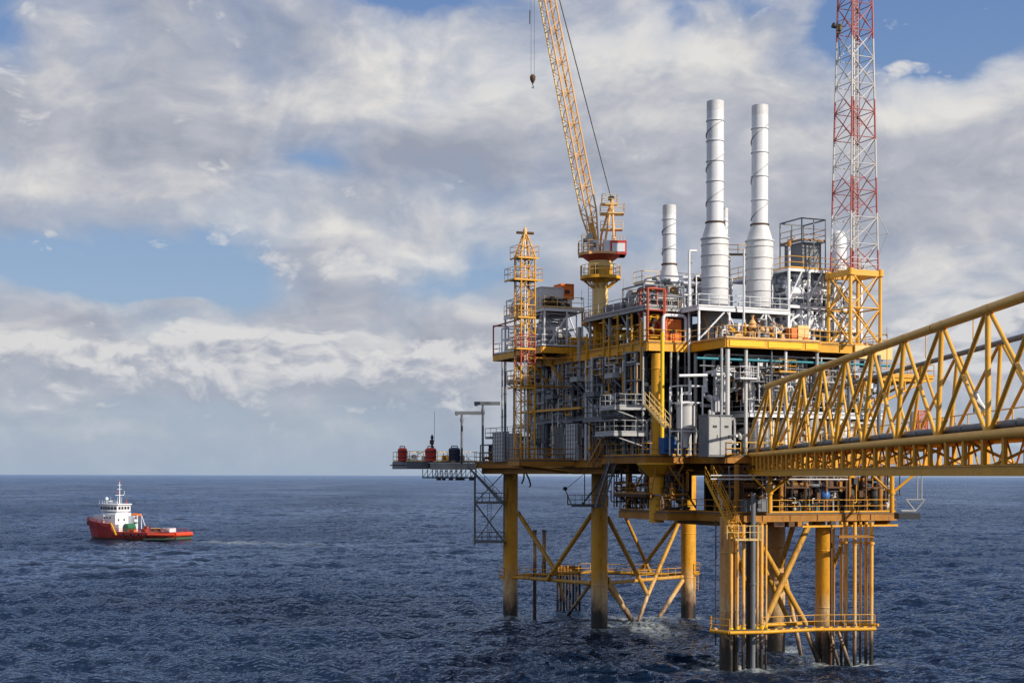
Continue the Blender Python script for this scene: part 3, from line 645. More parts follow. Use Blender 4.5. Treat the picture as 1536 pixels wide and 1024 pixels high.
# machinery on it
def crate(name, a, b, m, lb, cat, ribs=True, group=None, trim=None):
    rt = root(name, S((a[0] + b[0]) / 2, (a[1] + b[1]) / 2, a[2]), lb, cat, group)
    mb = MB(); mb.box(a, b, m); mb.build('body', rt)
    if ribs:
        mb = MB(m=trim or m); e = .035
        s0, s1, t0, t1 = a[0] - e, b[0] + e, a[1] - e, b[1] + e
        for s, t in ((s0, t0), (s1, t0), (s0, t1), (s1, t1)): mb.beam((s, t, a[2]), (s, t, b[2] + e), .08, .08)
        for z in (a[2] + .05, b[2] + e): mb.beam((s0, t0, z), (s1, t0, z), .08, .08); mb.beam((s0, t0, z), (s0, t1, z), .08, .08); mb.beam((s1, t0, z), (s1, t1, z), .08, .08)
        n = max(2, int((s1 - s0) / .5))
        for k in range(1, n): mb.beam((s0 + (s1 - s0) * k / n, t0 + .01, a[2]), (s0 + (s1 - s0) * k / n, t0 + .01, b[2]), .04, .04)
        n = max(2, int((t1 - t0) / .5))
        for k in range(1, n): mb.beam((s0 + .01, t0 + (t1 - t0) * k / n, a[2]), (s0 + .01, t0 + (t1 - t0) * k / n, b[2]), .04, .04)
        mb.build('edge_frame', rt)
        mb = MB(m='grey_dark'); sm, zm = (a[0] + b[0]) / 2, (a[2] + b[2]) / 2
        mb.box((sm - .25, t0 - .03, zm - .15), (sm + .25, t0 + .01, zm + .2)); mb.build('vent', rt)
    return rt
crate('generator_cabin', (-6.4, 23.7, lz2), (-4.1, 27.6, lz2 + 2.1), 'white', 'white box cabin on top of the equipment platform', 'cabin')
crate('orange_container', (-3.6, 25.0, lz2 + 1.2), (-2.3, 26.6, lz2 + 2.7), 'orange', 'bright orange box on top of the white cabinet', 'container')
crate('white_cabinet', (-3.3, 25.0, lz2), (-2.5, 26.5, lz2 + 1.16), 'white', 'narrow white cabinet below the orange box', 'cabinet')
manifold(-6.2, -4.1, 22.7, 23.6, lz2, lz2 + .9, 9, 'brown and white pump machinery in front of the white cabin', None, ('brown', 'white', 'grey', 'yellow_old'), 'pump_skid', 'pump')
manifold(-6.4, -2.8, 23.2, 26.5, lz, lz2 - .5, 16, 'pale pipework with braces inside the equipment platform', None, ('white', 'white', 'grey_light', 'brown'))
rt = root('process_vessel', S(-4.6, 25, lz), 'pale horizontal vessel inside the equipment platform', 'tank'); mb = MB(); vessel_h(mb, (-6, 25, lz + 1.7), (-2.9, 25, lz + 1.7), .85, 'white'); mb.build('shell', rt)
# ================================================================== VENT TOWER
vs0, vs1, vt0, vt1 = -9.95, -8.5, 20.6, 22.1; vzt = 37.0
def lattice(mb, base, top, z0, z1, n, r, rb, m, frame=True, kind='X'):
    """four chords from base to top corners with braced bays"""
    mb.m = m
    for a, b in zip(base, top): mb.tube((*a, z0), (*b, z1), r, 8)
    for k in range(n):
        u0, u1 = k / n, (k + 1) / n; za, zb = z0 + (z1 - z0) * u0, z0 + (z1 - z0) * u1
        A = [(a[0] + (b[0] - a[0]) * u0, a[1] + (b[1] - a[1]) * u0, za) for a, b in zip(base, top)]
        B = [(a[0] + (b[0] - a[0]) * u1, a[1] + (b[1] - a[1]) * u1, zb) for a, b in zip(base, top)]
        for i in range(len(base)):
            j = (i + 1) % len(base)
            if kind == 'X': mb.tube(A[i], B[j], rb, 5); mb.tube(A[j], B[i], rb, 5)
            elif (k + i) % 2: mb.tube(A[i], B[j], rb, 5)
            else: mb.tube(A[j], B[i], rb, 5)
            if frame: mb.tube(B[i], B[j], rb, 5)
mb = MB(); mb.box((-10.3, 20, ZL - .1), (SL, 22.7, ZL), 'grating')
for t in (20.1, 22.6): mb.beam((-10.3, t, ZL - .35), (SL, t, ZL - .35), .2, .45, 'yellow_old'); mb.tube((-9.9, t, ZL - .5), (SL + .3, t, ZL - 1.2), .1, 8)
mb.beam((-10.3, 20, ZL - .35), (-10.3, 22.7, ZL - .35), .2, .45); og = add('tower_outrigger', mb); rm = MB(); rail(rm, [(SL, 20.05, ZL), (-10.3, 20.05, ZL), (-10.3, 22.65, ZL), (SL, 22.65, ZL)], 'yellow_old'); add('railing', rm, parent=og)
for z in (24.6, 27.3):
    for t in (20.7, 22): mb = MB(); mb.tube((-9.9, t, z), (SL, t, z), .06, 6, m='yellow_old'); add('tower_tie', mb)
vt = root('vent_tower', S(-9.2, 21.3, ZL), 'tall yellow lattice vent tower with crosswise pipe on top', 'tower')
q = [(vs0, vt0), (vs1, vt0), (vs1, vt1), (vs0, vt1)]
mb = MB(); lattice(mb, q, q, ZL, 26.5, 8, .085, .036, 'yellow', kind='Z'); mb.build('lower_lattice', vt)
mb = MB(); lattice(mb, q, q, 26.5, 29.5, 3, .087, .038, 'red_frame', kind='Z'); mb.build('middle_lattice', vt, 'rusty red section of the vent tower')
mb = MB(); lattice(mb, q, q, 29.5, vzt, 8, .085, .036, 'yellow', kind='Z'); mb.build('upper_lattice', vt)
zap = at(783, 345, 138)[2]; cs_, ct_ = (vs0 + vs1) / 2, (vt0 + vt1) / 2
q2 = [(cs_ + (a - cs_) * .22, ct_ + (b - ct_) * .22) for a, b in q]
mb = MB(); lattice(mb, q, q2, vzt, zap, 2, .08, .038, 'yellow', kind='Z'); mb.build('cap_frame', vt)
mb = MB(m='brown'); mb.tube((cs_ - .85, ct_ + .1, zap + .2), (cs_ + .85, ct_ - .1, zap + .2), .14, 10); mb.lathe((cs_, ct_, zap), [(.2, 0), (.2, .5), (.06, .75)], 10, 'crane_peach'); mb.build('vent_pipe', vt)
mb = MB(m='white'); mb.tube((cs_, ct_, ZL), (cs_, ct_, zap), .09, 10); mb.tube((cs_ + .35, ct_ + .2, ZL), (cs_ + .35, ct_ + .2, 35), .05, 8); mb.build('riser', vt)
for i, (z, w) in enumerate(((36.9, .35), (34.8, .75), (31.2, .35), (28.2, .5), (24.5, .5))):
    mb = MB(); a, b, c_, d = vs0 - w, vs1 + w * (z > 34), vt0 - .1, vt1 + w
    mb.box((a, c_, z - .06), (b, d, z), 'grating'); mb.m = 'yellow'; mb.beam((a, c_, z - .1), (b, c_, z - .1), .06, .16); mb.beam((a, c_, z - .1), (a, d, z - .1), .06, .16)
    rail(mb, [(a, c_, z), (b, c_, z), (b, d, z), (a, d, z)], 'crane_peach', closed=True, step=.9, toe=False, r=.028); mb.build('service_landing', vt)
mb = MB(); ladder(mb, vs0 - .25, ct_, ZL, 36.9, 'crane_peach', (0, 1)); mb.build('ladder', vt)
# ================================================================== PEDESTAL CRANE
Yc = 141.0; cx, cy = at(900, 0, Yc)[0], Yc
cr = root('pedestal_crane', (cx, cy, ZL), 'yellow pedestal crane with raised lattice boom leaning left', 'crane')
def zc(py): return CH + (hor(900) - py) / F * Yc
r0 = 11.2 / F * Yc
mb = MB(W); mb.lathe((cx, cy, ZL), [(r0, 0), (r0, zc(482) - ZL)], 32, 'yellow'); mb.lathe((cx, cy, zc(482)), [(r0 + .001, 0), (r0, zc(424) - zc(482))], 32, 'crane_cream'); mb.lathe((cx, cy, zc(424)), [(r0, 0), (r0 * 1.5, .5), (r0 * 1.6, .6)], 32, 'yellow')
mb.build('pedestal', cr)
mb = MB(W); mb.lathe((cx, cy, zc(413)), [(1.16, 0), (1.16, .75)], 32, 'yellow'); mb.lathe((cx, cy, zc(413) + .75), [(1.05, 0), (1.18, .06), (1.2, .35), (1.05, .42)], 32, 'crane_cream'); mb.lathe((cx, cy, zc(413) + 1.17), [(1.15, 0), (1.15, .4), (.95, .75), (.7, .8)], 32, 'crane_cream'); mb.box((cx - .7, cy - 1.25, zc(413) + .05), (cx - .4, cy - .9, zc(413) + .75), 'black'); mb.build('slew_ring', cr)
def ringdeck(z, r, m, rm, name='service_ring', brk=True, n=20, h=1.0):
    mb = MB(W); mb.lathe((cx, cy, z - .3), [(r0 * .9, .18), (r, .2), (r, .3), (r0 * .9, .3)], 28, 'grating'); mb.lathe((cx, cy, z - .3), [(r - .04, .0), (r + .03, .0), (r + .03, .28), (r - .04, .28)], 28, m)
    if brk:
        for k in range(10):
            a = k * .628; mb.tube((cx + r0 * math.cos(a), cy + r0 * math.sin(a), z - 1.15), (cx + (r - .1) * math.cos(a), cy + (r - .1) * math.sin(a), z - .25), .07, 6, m=m)
    o = mb.build(name, cr); mb = MB(W)
    pts = [(cx + r * math.cos(2 * math.pi * k / n), cy + r * math.sin(2 * math.pi * k / n), z) for k in range(n)]
    rail(mb, pts, rm, h=h, toe=False, closed=True, step=2); mb.build('railing', o)
ringdeck(zc(414), 30 / F * Yc, 'yellow', 'crane_cream'); ringdeck(zc(482), 28 / F * Yc, 'yellow', 'yellow')
mb = MB(W); ladder(mb, cx - 1.0, cy - .6, zc(482), zc(414), 'grey_light'); ladder(mb, cx + .9, cy - .8, ZU, zc(482), 'yellow'); mb.build('ladder', cr)
zd = zc(388)
mb = MB(W, 'yellow'); mb.prism([(cx - 1.2, cy - 1.5), (cx + 1.0, cy - 1.5), (cx + 2.3, cy - .8), (cx + 2.3, cy + 1.3), (cx - 2.1, cy + 1.3), (cx - 2.1, cy - .6)], zd + .3, zd + .55, 'crane_peach'); mb.lathe((cx, cy, zd - .4), [(.9, 0), (1.5, .4), (1.9, .7)], 24, 'red_frame')
mb.build('machine_deck', cr)
mb = MB(W); zq = zd + .55; rail(mb, [(cx + 2.2, cy + 1.3, zq), (cx - 2.1, cy + 1.3, zq), (cx - 2.1, cy - .6, zq), (cx - 1.2, cy - 1.5, zq), (cx + .2, cy - 1.5, zq)], 'crane_peach', toe=False, step=.8); mb.build('railing', cr)
mb = MB(W); mb.box((cx + .85, cy - 1.3, zq - .25), (cx + 2.4, cy + 1.1, zq + 1.05), 'red'); mb.prism([(cx + .2, cy - 1.2), (cx + .85, cy - 1.2), (cx + .85, cy + 1), (cx + .2, cy + 1)], zq, zq + 1.1, 'white'); mb.box((cx + 1.02, cy - 1.34, zq - .02), (cx + 2.25, cy - 1.31, zq + .8), 'white')
for k in range(5): mb.tube((cx + 1 + k * .3, cy - 1.2, zq + 1.05), (cx + 1 + k * .3, cy - 1.2, zq + 1.5), .025, 5, m='crane_peach')
mb.tube((cx + 1, cy - 1.2, zq + 1.5), (cx + 2.2, cy - 1.2, zq + 1.5), .025, 5); mb.build('engine_house', cr, 'red and white engine house of the crane')
mb = MB(W); mb.box((cx - 1.85, cy - 1.1, zq), (cx - .75, cy + .4, zq + 1.75), 'grey_light'); mb.box((cx - 1.0, cy - 1.0, zq), (cx - .2, cy + .1, zq + 1.2), 'white'); mb.tube((cx - 1.3, cy - .3, zq + 1.75), (cx - 1.3, cy - .3, zq + 2.5), .05, 6, m='crane_peach'); cb = mb.build('cab', cr)
mb = MB(W, 'window_glass'); mb.box((cx - 1.7, cy - 1.13, zq + .9), (cx - 1.35, cy - 1.08, zq + 1.25)); mb.box((cx - .8, cy - 1.03, zq + .45), (cx - .5, cy - .98, zq + .85)); mb.build('window', cb)
def cp(px, py, dy=0): return at(px, py, Yc + dy)
mb = MB(W, 'crane_peach')
apx = cp(917, 298)
for p in (cp(901, 352, .8), cp(906, 366, -.9), cp(920, 366, -.9), cp(922, 366, .9)): mb.tube(p, (apx[0] + (p[1] - Yc) * .0, apx[1] + (p[1] - Yc) * .35, apx[2]), .11, 8)
mb.tube(cp(901, 352, .8), cp(899, 380, .8), .11, 8)
mb.build('gantry', cr)
for py, x0_, x1_, dd in ((318, 900, 934, .7), (304.5, 902, 924, .5), (342, 900, 932, .6)):
    mb = MB(W); a, b = cp(x0_, py, -dd), cp(x1_, py, dd); mb.box((a[0], a[1], a[2] - .08), (b[0], b[1], a[2] + .02), 'crane_cream')
    rail(mb, [(a[0], a[1], a[2]), (b[0], a[1], a[2]), (b[0], b[1], a[2]), (a[0], b[1], a[2])], 'crane_cream', h=.9, toe=False, closed=True, step=1.2, r=.024) if py < 340 else rail(mb, [(a[0], a[1], a[2]), (b[0], a[1], a[2])], 'crane_cream', h=.7, toe=False)
    mb.build('gantry_landing', cr)
mb = MB(W, 'grey_dark'); mb.tube(cp(914, 297, -.35), cp(914, 297, .35), .22, 12); mb.tube(cp(917.5, 296, -.3), cp(917.5, 296, .3), .2, 12); mb.build('sheave_block', cr)
# boom
foot = Vector(cp(893, 374)); tip = Vector(cp(800, -96, -1.0)); ax = (tip - foot).normalized(); BL = (tip - foot).length
side = Vector((0, 1, 0)); side = (side - ax * side.dot(ax)).normalized(); nrm = ax.cross(side).normalized()
rot = .35; sd = side * math.cos(rot) + nrm * math.sin(rot); nn = nrm * math.cos(rot) - side * math.sin(rot)
w2, h2 = .62, .55
def bw(u): return min(1, .35 + u / .12 * .65) if u < .12 else (1 if u < .86 else 1 - (u - .86) / .14 * .55)
def bc(u, i): sx_, sy_ = ((-1, -1), (1, -1), (1, 1), (-1, 1))[i]; k = bw(u); return foot + ax * BL * u + sd * (sx_ * w2 * k) + nn * (sy_ * h2 * k)
us = [k / 40 for k in range(41)]
mb = MB(W, 'crane_peach')
for i in range(4):
    mb.m = ('crane_peach', 'yellow', 'crane_cream', 'crane_peach')[i]; mb.path([tuple(bc(u, i)) for u in us], .085, 7)
for k in range(40):
    for i in range(4):
        j = (i + 1) % 4; mb.m = 'crane_peach'; a, b = (i, j) if (k + i) % 2 else (j, i); mb.tube(tuple(bc(us[k], a)), tuple(bc(us[k + 1], b)), .035, 5)
        if k % 4 == 0: mb.tube(tuple(bc(us[k], i)), tuple(bc(us[k], j)), .035, 5)
mb.m = 'yellow'; mb.beam(tuple(foot + sd * -.5 - ax * .5), tuple(foot + sd * -.2 + ax * 2.6), .25, .3); mb.beam(tuple(foot + sd * .5 - ax * .5), tuple(foot + sd * .2 + ax * 2.6), .25, .3)
mb.build('boom', cr)
mb = MB(W, 'grey')
for k in range(4):
    o = Vector((0, (k - 1.5) * .16, 0)); mb.tube(tuple(Vector(cp(915.5, 296)) + o), tuple(tip + nn * -.3 + o * 1.5 + Vector((.5, 0, 0))), .024, 5)
mb.build('pendant_line', cr)
hb = Vector(cp(797.5, 119, -1.0)); mb = MB(W, 'grey_dark')
for dx in (-.16, .16): mb.tube((hb.x + dx, hb.y, hb.z + .3), (tip.x - .2 + dx, tip.y, tip.z), .016, 5)
mb.tube((hb.x - .3, hb.y, hb.z + 5.3), (hb.x - .28, hb.y, hb.z + 6.6), .05, 5); mb.build('hoist_rope', cr)
mb = MB(W, 'brown'); mb.lathe((hb.x, hb.y, hb.z - .42), [(.06, 0), (.12, .1), (.26, .4), (.27, .7), (.15, .85), (.05, .9)], 14); mb.path([(hb.x, hb.y, hb.z - .4), (hb.x, hb.y, hb.z - .62), (hb.x + .11, hb.y, hb.z - .72), (hb.x + .05, hb.y, hb.z - .86), (hb.x - .09, hb.y, hb.z - .78)], .04, 6, 'grey_dark'); mb.build('hook_block', cr)
# ================================================================== EXHAUST STACKS
def stack(px, py0, py_cone0, py_cone1, pyb, r1, r2, t, lb, rings=6, turns=3.0, ph=0):
    s = pT(t, px, 400)[0]; Y = S(s, t, 0)[1]; z = lambda p: CH + (hor(px) - p) / F * Y
    a, b = r1 / F * Y, r2 / F * Y; x, y, _ = S(s, t, 0); rt = root('exhaust_stack', (x, y, z(pyb)), lb, 'chimney', 'white exhaust stacks')
    zt, zc0, zc1, zb = z(py0), z(py_cone0), z(py_cone1), z(pyb)
    mb = MB(W, 'white'); mb.lathe((x, y, 0), [(a, zc0), (a, zt - .9)], 32); mb.lathe((x, y, 0), [(a + .004, zt - .9), (a + .004, zt), (a - .03, zt), (a - .03, zt - .8)], 32, 'white_stain'); up = mb.build('flue', rt)
    for k in range(rings):
        mb = MB(W, 'white_stain'); zz = zc0 + (zt - zc0) * k / rings + .02; mb.lathe((x, y, zz), [(a, 0), (a + .07, 0), (a + .07, .07), (a, .07)], 32); mb.build('stiffener_ring', up)
    mb = MB(W, 'grey_light'); n = 120                   # helical strakes
    for h in range(1):
        vs = []
        for k in range(n + 1):
            u = k / n; th = ph + u * turns * 2 * math.pi + h * math.pi; zz = zc0 + .4 + u * (zt - zc0 - 1.6)
            for rr, dz in ((a - .01, 0), (a + .09, 0), (a + .09, .04), (a - .01, .04)): vs.append((x + rr * math.cos(th), y + rr * math.sin(th), zz + dz))
        fs = []
        for k in range(n):
            for j in range(4): fs.append((k * 4 + j, k * 4 + (j + 1) % 4, (k + 1) * 4 + (j + 1) % 4, (k + 1) * 4 + j))
        mb.add(vs, fs)
    mb.build('strake', up)
    mb = MB(W, 'white_stain'); mb.lathe((x, y, 0), [(b, zb), (b, zc1 - .1), (b * .98, zc1), (a + .02, zc0), (a + .02, zc0 + .05)], 32)
    n = 5
    for k in range(n + 1):
        zz = zb + (zc1 - zb) * (k + .4) / (n + 1); mb.m = 'silver' if k % 2 else 'white_stain'; mb.lathe((x, y, zz), [(b, 0), (b + .06, .01), (b + .06, .09), (b, .1)], 32)
    mb.lathe((x, y, zc1 - .05), [(b, 0), (b + .1, 0), (b + .1, .1), (b, .1)], 32, 'white_stain'); mb.lathe((x, y, zc0 - .03), [(a, 0), (a + .12, 0), (a + .12, .12), (a, .12)], 32, 'brown'); mb.build('silencer', rt)
    return s
stack(1071.5, 151, 333, 357, 456, 12.8, 20.3, 6.8, 'left one of the two tallest white exhaust stacks', 6, 3.0, .5)
stack(1138.5, 157, 336, 360, 460, 12.3, 20.3, 6.8, 'right one of the two tallest white exhaust stacks', 5, 2.6, 3)
stack(1003, 307, 396, 424, 452, 10.1, 16.5, 14, 'short white exhaust stack left of the tall pair', 4, 2.0, 1)
stack(1086, 311, 372, 385, 440, 5, 8, 11, 'slim white stack half hidden behind the left tall stack', 3, 1.0, 1)
# second roof-level structure carrying stacks (white access platform)
wz = 31.0; ws0, ws1, wt0, wt1 = -.6, 8.9, 3.6, 10.6
mzt = at(1220, 410, 137)[2]
wz = at(1050, 457.5, S(*pT(wt0, 1050, 457)[:2], 0)[1])[2]
wp = root('stack_platform', S(4, 7, ZU), 'white railed access platform around the tall stacks', 'platform')
mb = MB(); mb.prism([(ws0, wt0), (ws1, wt0), (ws1, wt1), (ws0, wt1)], wz - .08, wz, 'grating')
for a, b in (((ws0, wt0), (ws1, wt0)), ((ws0, wt0), (ws0, wt1)), ((ws1, wt0), (ws1, wt1))): mb.beam((*a, wz - .2), (*b, wz - .2), .14, .3, 'white')
mb.build('floor', wp)
for s in (ws0 + .1, 2.6, 4.1, 6.4, ws1 - .1):
    for t in (wt0 + .1, wt1 - .1):
        mb = MB(); mb.beam((s, t, ZU), (s, t, wz - .35), .17, .17, 'white'); mb.build('post', wp)
for a, b in ((ws0 + .2, 2.1), (3.9, 2.4), (4.4, 6.2), (8.7, 6.6)):
    mb = MB(); mb.tube((a, wt0 + .1, ZU + .2), ((a + b) / 2 + (b - a) * .5, wt0 + .1, wz - .4), .08, 7, m='white'); mb.build('brace', wp)
mb = MB(); rail(mb, [(ws0, wt1, wz), (ws0, wt0, wz), (ws1, wt0, wz), (ws1, wt1, wz)], 'white', step=1.1); mb.build('railing', wp)
for s in (3.07, 7.9):                        # turbine casings below each stack
    rt = root('turbine_casing', S(s, 6.8, ZU), 'stained pale duct below the %s tall stack' % ('left' if s < 5 else 'right'), 'duct')
    mb = MB(); mb.lathe((s, 6.8, ZU), [(1.0, 0), (1.0, 1.6), (1.35, 2.2), (1.3, wz - ZU + .1)], 24, 'white_stain'); mb.build('duct', rt)
    mb = MB(); mb.box((s - 1.3, 7.2, ZU), (s + 1.3, 10, ZU + 2), 'grey_light'); mb.build('casing', rt)
    mb = MB()
    for k in range(6): mb.path(elbow_path([(s - 1.5 + k * .6, 5.4, ZU), (s - 1.5 + k * .6, 5.4, ZU + U(.8, 2.4)), (s - 1.5 + k * .6 + U(-.8, .8), 6, ZU + U(2, 3))], .2), U(.05, .1), 7, random.choice(['white', 'white_stain', 'crane_peach', 'brown']))
    mb.build('piping', rt)
# tall white posts on the face
for px, t, y0, y1, r in ((1033, 5.8, 375, 690, .11), (1115, 2.9, 372, 505, .09)):
    a, b = pT(t, px, y0), pT(t, px, y1); mb = MB(); mb.tube(a, b, r, 8, m='white' if px < 1100 else 'white_stain'); (mb.tube((a[0], a[1], a[2]), (a[0] + .75, a[1], a[2] + .05), r, 8) if px < 1100 else None)
    mb.build('vent_pipe', None, ('tall white vent pipe with short bend left of the tall stacks' if px < 1100 else 'straight pale pipe standing between the two tall stacks'), 'pipe')
# structures behind the stacks: ducts, upper gangway
manifold(-.2, 3, 11, 14, wz, wz + 3.6, 14, 'white pipe cluster between the short stack and left tall stack', None, ('white', 'grey_light', 'white_stain'), r=(.05, .16))
manifold(3.6, 7.5, 11, 14, wz, wz + 3.8, 16, 'white pipe cluster between the two tall stacks', None, ('white', 'grey_light', 'white_stain', 'brown'), r=(.05, .16))
manifold(-3.6, .5, 8, 12, ZT, ZT + 2.1, 14, 'grey pipework on the top deck under the short stack', None, ('grey', 'grey_light', 'silver', 'yellow_old'), r=(.05, .18))
rt = root('filter_house', S(-1.5, 13.5, ZT), 'round topped grey filter house with rusty hood below the short stack', 'duct')
mb = MB(); mb.box((-3, 13, ZT), (1, 17, ZT + 1.1), 'grey'); mb.build('casing', rt)
mb = MB(); vessel_h(mb, (-2.9, 12.4, ZT + 1.2), (1.2, 12.4, ZT + 1.2), .95, 'grey_light'); mb.build('hood', rt)
mb = MB(); mb.path([(1.4, 10.8, ZT + .4), (1.4, 11.2, ZT + 2.2), (1.3, 12.4, ZT + 2.9), (1.2, 13.6, ZT + 2.2)], .35, 10, 'brass'); mb.build('cowl', rt)
rg = root('rear_gangway', S(4, 12, wz), 'white railed gangway with grey ducts behind the tall stacks', 'walkway')
zg = mzt - .6
mb = MB(); mb.box((-.4, 14.2, zg - .1), (9.2, 15.8, zg), 'white'); [mb.beam((s_, 14.3, wz), (s_, 14.3, zg), .14, .14) for s_ in (-.2, 2.2, 4.6, 7, 9)]; mb.build('walkway_frame', rg)
mb = MB(); rail(mb, [(-.4, 15.8, zg), (-.4, 14.2, zg), (9.2, 14.2, zg)], 'crane_cream'); mb.build('railing', rg)
for k, (a_, b_, z_, r_) in enumerate(((-.2, 2.6, wz + 1.3, .8), (4.3, 6.9, wz + 1.5, .75), (5, 8.8, wz + 3, .5))):
    mb = MB(); vessel_h(mb, (a_, 13.2, z_), (b_, 13.2, z_), r_, ('grey_light', 'white', 'white_stain')[k]); mb.build('duct', rg)
# gangway between stacks
mb = MB(); a = pT(9.5, 1090, 380); b = pT(9.5, 1122, 380); mb.beam(a, b, .8, .12, 'brass'); rail(mb, [a, b], 'yellow', h=.9, toe=False); mb.build('gangway', None, 'small rusty gangway joining the two tall stacks', 'walkway')
# ================================================================== RIGHT WHITE FRAME MODULE
m0, m1, n0, n1 = 9.2, 17.2, 4.2, 14; mz1 = at(1240, 450, 134)[2]; mzt = at(1220, 410, 137)[2]
mr = root('pipe_rack_module', S(13, 9, ZU), 'white steel frame module full of pipes behind the radio mast', 'module')
for s in (m0, 11.4, 14.2, m1):
    for t in (n0, n1):
        mb = MB(); mb.beam((s, t, ZU), (s, t, mzt), .2, .2, 'white'); mb.build('post', mr)
for z in (ZU + 1.6, mz1 - .6, mzt - .12):
    mb = MB(m='white')
    for t in (n0, n1): mb.beam((m0, t, z), (m1, t, z), .18, .24)
    for s in (m0, 11.4, 14.2, m1): mb.beam((s, n0, z), (s, n1, z), .16, .22)
    if z > 28: mb.box((m0 + .1, n0 + .1, z + .12), (m1 - .1, n1 - .1, z + .17), 'white')
    mb.build('beam', mr)
for a, b in (((m0, n0 - .02, mz1), (10.6, n0 - .02, mzt - .2)), ((11.4, n0 - .02, mz1), (12.8, n0 - .02, mzt - .2)), ((11.4, n0, ZU + 2), (12.6, n0, mz1 - .7)), ((14.2, n0, mz1 - .7), (16.6, n0, ZU + 1.7))):
    mb = MB(); mb.tube(a, b, .08, 7, m='white'); mb.build('brace', mr)
for i in range(14):
    a = m0 + .3 + i * .56; z0_ = random.choice((ZU, ZU + 1.75, mz1 - .4)); rr = U(.06, .17); mb = MB(m=random.choice(('white', 'white', 'white_stain')))
    mb.path(elbow_path([(a, n0 + .15, z0_), (a, n0 + .15, z0_ + U(.5, 1.1)), (min(m1, a + U(.4, 1.5)), n0 + .15, z0_ + U(.9, 1.5)), (min(m1, a + 1.2), n0 + .9, min(mzt - .3, z0_ + 1.6))], .35), rr, 10); mb.build('loop_pipe', mr)
for s_, z_ in ((10.2, mz1 + .8), (12.9, mz1 + .9), (15.6, ZU + 1.0), (10.3, ZU + .9)):
    mb = MB(); vessel_h(mb, (s_ - .8, n0 + .7, z_), (s_ + 1.1, n0 + .7, z_), .5, 'white'); mb.build('drum', mr)
mb = MB(); rail(mb, [(m0, n1, mz1 - .35), (m0, n0, mz1 - .35), (m1, n0, mz1 - .35)], 'white', toe=False); rail(mb, [(m0, n1, mzt + .05), (m0, n0, mzt + .05), (m1, n0, mzt + .05), (m1, n1, mzt + .05)], 'yellow'); mb.build('railing', mr)
for i, (a, b, z, zz) in enumerate(((9.4, 13.5, ZU, ZU + 2.9), (13.2, 17, ZU, ZU + 2.9), (9.4, 13, mz1 - .4, mzt - .2), (13, 17, mz1 - .4, mzt - .2), (9.6, 13.5, ZU + 1.7, mz1 - .6), (13, 17, ZU + 1.7, mz1 - .6))):
    manifold(a, b, n0 + .3, n0 + 3.4, z, zz, 26, ['%s white pipe bundle %s' % (q, w) for w, q in (('on the upper deck beside the yellow locker', 'low'), ('behind the yellow mast frame', 'low'), ('in the top storey of the white frame, left half', 'curled'), ('in the top storey of the white frame, right half', 'curled'), ('in the middle storey of the white frame, left half', 'curved'), ('in the middle storey of the white frame, right half', 'curved'))][i], None, ('white', 'white', 'white', 'white_stain'), r=(.07, .2), frame=False)
rt = root('process_vessel', S(12.5, 7.5, mz1), 'large pale horizontal vessel inside the top storey of the white frame', 'tank'); mb = MB(); vessel_h(mb, (10, 8.4, mz1 + .7), (16.5, 8.4, mz1 + .7), .85, 'white_stain'); mb.build('shell', rt)
rt = root('process_vessel', S(12.5, 7.5, ZU), 'grey horizontal vessel low inside the white frame', 'tank'); mb = MB(); vessel_h(mb, (10, 8.4, ZU + 1.6), (16.5, 8.4, ZU + 1.6), .9, 'grey_light'); mb.build('shell', rt)
# caged dark tank on the module roof
a = pT(6, 1203, 405); b = pT(6, 1236, 405); zt2 = at(1220, 335, 139)[2]; s0, s1 = a[0], b[0]
rt = root('caged_tank', S((s0 + s1) / 2, 7.5, mzt), 'dark grey square tank inside an open cage on the module roof', 'tank')
mb = MB(); mb.box((s0 + .2, 6.4, mzt + .25), (s1 - .1, 9.2, mzt + 2.9), 'grey'); mb.build('tank_body', rt)
mb = MB(m='grey')
for s in (s0 - .1, s1 + .1, (s0 + s1) / 2):
    for t in (6, 9.5): mb.beam((s, t, mzt), (s, t, zt2), .09, .09)
for z in (mzt + 2.95, zt2):
    mb.beam((s0 - .1, 6, z), (s1 + .1, 6, z), .09, .12); mb.beam((s0 - .1, 9.5, z), (s1 + .1, 9.5, z), .09, .12)
    for s in (s0 - .1, s1 + .1): mb.beam((s, 6, z), (s, 9.5, z), .09, .12)
mb.build('cage', rt)
mb = MB(); rail(mb, [(s0 - .1, 9.5, mzt + 3), (s0 - .1, 6, mzt + 3), (s1 + .1, 6, mzt + 3), (s1 + .1, 9.5, mzt + 3)], 'yellow_old'); mb.build('railing', rt)
s = pT(8, 1257, 370)[0]; rt = root('vertical_vessel', S(s, 8, mzt), 'white upright vessel with cone top behind the radio mast', 'tank'); mb = MB(); zz = at(1257, 345, 140)[2] - mzt
mb.lathe((s, 8, mzt), [(.75, 0), (.75, zz * .82), (.66, zz * .92), (.4, zz * .98), (.12, zz)], 20, 'white'); mb.build('shell', rt)
mb = MB(); s = pT(6, 1183, 380)[0]; mb.tube((s, 6, mzt), (s, 6, mzt + 2.3), .12, 8, m='white'); mb.lathe((s, 6, mzt + 2.3), [(.2, 0), (.22, .3), (.05, .7)], 10, 'yellow_old'); mb.tube((s, 6, mzt + 2.6), (s + .6, 6, mzt + 3.2), .05, 6); mb.build('vent_post', None, 'thin white vent post with rusty cap left of the caged tank', 'pipe')
